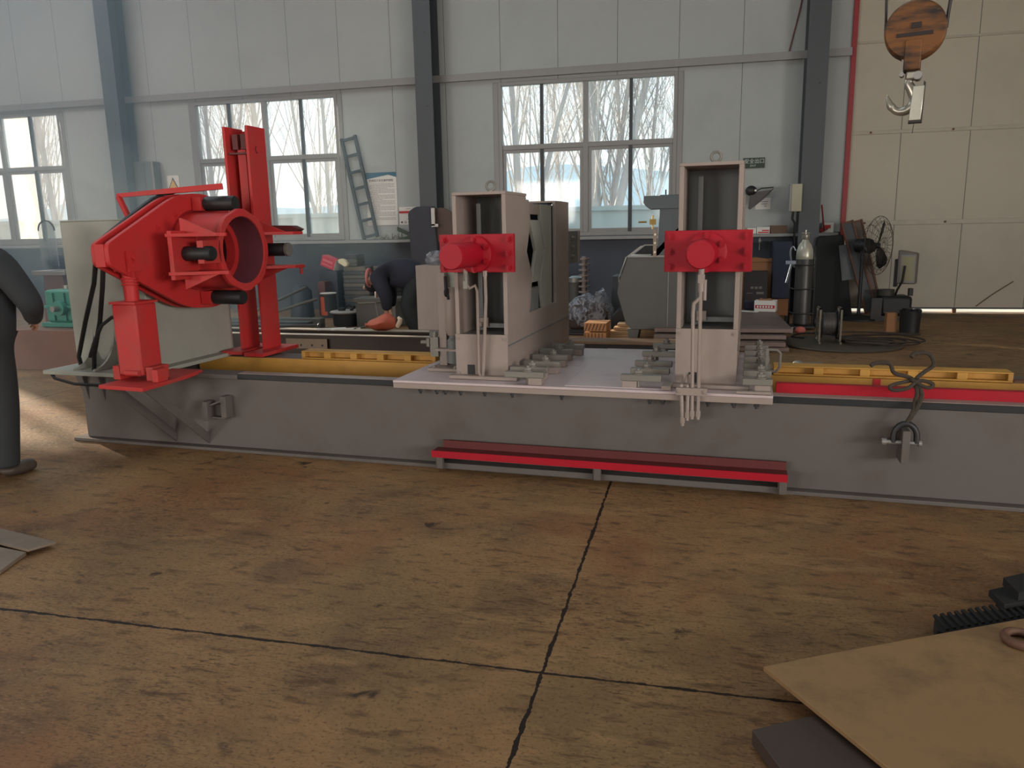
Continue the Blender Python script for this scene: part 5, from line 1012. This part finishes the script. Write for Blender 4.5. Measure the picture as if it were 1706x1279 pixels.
# pedestal fan
fn = thing('pedestal_fan', 'large black pedestal fan with wire cage before the sliding door', 'fan', (2.62, 14.0, 0))
FX, FY, FZ = 2.68, 13.9, 1.22
B().lathe((2.55, 13.9, 0), [(.30, 0), (.30, .03), (.08, .08), (.03, .1)], 28).build('base', BLK, fn); B().cyl((2.55, 13.9, .08), (2.55, 13.9, 1.15), .028, 12).build('pole', BLK, fn)
F = frame(FX, FY, FZ, RD(-38), 0, 0)
B(F).lathe((0, 0, 0), [(.06, -.28), (.11, -.25), (.12, -.06), (.10, .0), (.04, .02)], 20, 'x').build('motor', BLK, fn)
b = B(F)
for k in range(22):
    q = 2*pi*k/22; b.tube([(.20, .04*cos(q), .04*sin(q)), (.20, .29*cos(q), .29*sin(q)), (.12, .47*cos(q), .47*sin(q))], .0028, 4, cap=False)
    b.tube([(-.04, .08*cos(q), .08*sin(q)), (-.02, .33*cos(q), .33*sin(q)), (.12, .47*cos(q), .47*sin(q))], .0028, 4, cap=False)
for r, x in ((.47, .12), (.39, .16), (.29, .20), (.13, .20), (.33, -.02)): b.torus((x, 0, 0), r, .005 if r == .47 else .003, 'x', 40, 5)
b.build('cage', mat('dark brown wire', (60, 48, 44), .5), fn)
for k in range(3):
    q = k*2*pi/3+1.1; c, s = cos(q), sin(q); b = B(F)
    vs = []
    for r, w in ((.05, .04), (.15, .08), (.32, .11), (.41, .07)):
        for e in (-1, 1): vs.append((.10+e*w*.35, r*c-e*w*s, r*s+e*w*c))
    b.add(vs, [(0, 1, 3, 2), (2, 3, 5, 4), (4, 5, 7, 6)]); o = b.build('blade', BLK, fn); md = o.modifiers.new('t', 'SOLIDIFY'); md.thickness = .006
B(F).lathe((0, 0, 0), [(.05, .03), (.05, .12), (.02, .14)], 16, 'x').build('hub', BLK, fn)
# floodlight on its stand, pump set, bucket
fl = thing('floodlight', 'grey work floodlight propped upright on a pump right of the fan', 'floodlight', (3.25, 14.0, .45))
F = frame(3.25, 14.0, .84, RD(-25)); B(F).prism([(-.12, -.25), (.16, -.25), (.16, .25), (-.12, .30)], 'y', -.09, .10).build('casing', FLOODG, fl, bev=.02); B(F).box(-.05, .135, -.095, -.088, -.20, .20).build('lens', LENS, fl); B(F).box(-.07, .155, -.093, -.085, -.225, .225).build('bezel', FRAME, fl)
b = B(F).tube([(.0, -.11, .05), (-.02, -.12, -.2), (-.1, -.05, -.35), (-.14, 0, -.45)], .02, 6).box(-.17, -.12, -.05, .05, -.30, .15); b.build('bracket', DKS, fl)
pm = thing('pump_set', 'black motor pump set on the floor under the grey floodlight', 'pump', (3.05, 14.0, 0))
B().box(2.86, 3.34, 13.8, 14.25, .08, .40).build('motor', BLK, pm, bev=.05); B().cyl((2.97, 14.0, .40), (2.97, 14.0, .50), .13, 20).build('cap', mat('dark olive plastic', (56, 54, 46), .6), pm); B().box(2.70, 2.86, 13.7, 13.74, .0, .38).build('end_plate', DKS, pm); B().box(2.84, 3.4, 13.8, 14.25, 0, .08).build('skid', DKS, pm); B().box(3.30, 3.36, 13.9, 14.0, .4, .52).build('terminal', BLK, pm)
bk = thing('black_bucket', 'black bucket of scrap on the floor in front of the sliding door', 'bucket', (2.97, 12.3, 0)); B().lathe((2.96, 12.3, 0), [(.13, 0), (.145, .31), (.15, .33), (.14, .33), (.135, .30), (0, .28)], 28).build('shell', mat('black plastic', (34, 34, 36), .5), bk)
b = B()
random.seed(8)
for i in range(7): b.obox((2.96+random.uniform(-.09, .09), 12.3+random.uniform(-.09, .09), .33), .07, .05, .05, Matrix.Rotation(random.uniform(0, 3), 3, 'Z'))
b.build('scrap', DKS, bk)
tag(B().box(2.66, 2.80, 12.35, 12.5, .0, .28).build('brown_post', mat('tan board', (150, 104, 66), .7)), 'short tan board standing left of the black bucket', 'board')
# steel plates stacked on the floor, carton on them
for i, (z, x1, y0) in enumerate(((.0, 1.10, 10.30), (.07, 1.05, 10.2), (.14, 1.07, 10.35), (.21, 1.16, 10.45))):
    tag(B().prism([(-.6, y0), (x1, y0+.03*i), (x1-.05, 13.0), (-.6, 13.0)], 'z', z, z+.05).build('sheet_stack', mat('grey brown sheet steel', (124, 106, 98), .5, .2, dirt=(98, 84, 76)), bev=.002), ['bottom', 'second', 'third', 'top'][i]+(' steel sheet from the floor' if 0 < i < 3 else ' steel sheet')+' in the stack behind the right press stand', 'steel sheet', 'stacked sheets')
rc = thing('red_white_carton', 'white carton with a red band lying on the stacked steel sheets', 'box', (.98, 12.7, .26)); F = frame(.98, 12.72, .262, RD(-12))
B(F).box(-.16, .16, -.10, .10, 0, .17).build('box', WHITE, rc, bev=.003); b = B(F).box(-.145, .145, -.104, -.10, .05, .10); b.build('red_band', REDP, rc)
b = B(F)
for k in range(6): b.box(-.12+k*.042, -.095+k*.042, -.106, -.104, .06, .09)
b.build('lettering', WHITE, rc); B(F).box(-.165, -.16, -.08, .06, .03, .14).build('end_print', mat('pink print', (220, 130, 130), .7), rc)
b = B(F).prism([(-.12, .17), (.1, .17), (.06, .2), (-.02, .185), (-.08, .2)], 'y', -.05, .03); b.build('open_flap', CARD, rc)
tag(B(frame(.70, 12.6, .262, RD(-30))).box(-.17, .17, -.03, .03, 0, .012).build('white_card', WHITE), 'thin white card lying left of the red banded carton', 'card')
tag(B(frame(.80, 12.95, .262)).box(-.14, .10, -.06, .08, 0, .14).build('dark_pouch', mat('dark violet pouch', (44, 40, 58), .7), bev=.02), 'dark violet pouch left of the red banded carton', 'pouch')
# round base plate with wire spool and loose cable
rbp = B().lathe((1.82, 11.0, 0), [(.75, 0), (.76, .02), (.75, .03), (0, .03)], 56); tag(rbp.build('round_floor_plate', mat('dark dusty disc', (84, 76, 66), .6, .2, dirt=(110, 92, 72))), 'large round dark plate on the floor under the wire reel', 'round plate')
rl = thing('wire_reel', 'dark wire reel in a square stand on the round floor plate', 'reel', (1.66, 11.0, .03)); b = B()
for x in (1.53, 1.79): B().box(x-.012, x+.012, 10.85, 10.88, .05, .50).box(x-.012, x+.012, 11.12, 11.15, .05, .50).box(x-.012, x+.012, 10.85, 11.15, .48, .50).box(x-.012, x+.012, 10.8, 11.2, .032, .06).build('stand', mat('dull pale frame', (110, 104, 92), .5, .2), rl)
B().lathe((1.56, 11.0, .28), [(.19, 0), (.19, .01), (.13, .012), (.13, .19), (.19, .192), (.19, .2)], 28, 'x').build('spool', DKS, rl); b = B()
for k in range(9): b.torus((1.585+k*.018, 11.0, .28), .14, .010, 'x', 26, 5)
b.build('wire', mat('dull grey wire', (92, 88, 84), .5, .3), rl); B().cyl((1.52, 11.0, .28), (1.80, 11.0, .28), .015, 8).build('axle', STEEL, rl)
b = B(); random.seed(9)
for k in range(4):
    cx, cy, r = 2.15+.05*k, 11.0+random.uniform(-.15, .15), .24+.05*k; pts = [(cx+r*1.3*cos(a)*(1+.15*sin(3*a+k)), cy+r*sin(a)*(1+.1*cos(2*a)), .045+.012*(k+sin(2*a))) for a in [2*pi*i/30 for i in range(31)]]; b.tube(pts, .011, 6)
b.tube(spl([(1.8, 10.9, .1), (2.1, 11.5, .06), (2.6, 11.7, .05), (3.0, 11.9, .03), (2.3, 12.1, .03), (1.6, 12.0, .03)]), .012, 6)
tag(b.build('loose_cable', mat('brown rubber cable', (58, 46, 40), .7)), 'loose brown cable in loops right of the wire reel', 'cable')
b = B().tube(spl([(1.4, 11.3, .04), (1.25, 11.5, .03), (1.5, 11.9, .03), (1.9, 11.6, .04)]), .012, 6); tag(b.build('loose_cable', BLK), 'black cable on the floor left of the wire reel', 'cable')
tag(B().sphere((1.42, 12.0, .06), .06, 12, 8, (1.3, 1, .9)).build('red_rag', mat('pale red rag', (200, 110, 100), .8)), 'small pale red rag on the floor before the gas cylinder trolley', 'rag')
tag(B().cyl((1.30, 12.05, 0), (1.30, 12.05, .1), .04, 12).build('steel_cup', STEEL), 'small dull cup on the floor at the corner of the steel sheets', 'cup')
b = B().tube([(.95, 9.1, .03), (1.15, 9.15, .05), (1.35, 9.25, .04)], .012, 6).sphere((1.08, 9.13, .05), .035, 10, 6, (1.8, 1, 1)); tag(b.build('hand_tool', STEEL), 'bright hand tool on the floor behind the right press stand clamps', 'tool')
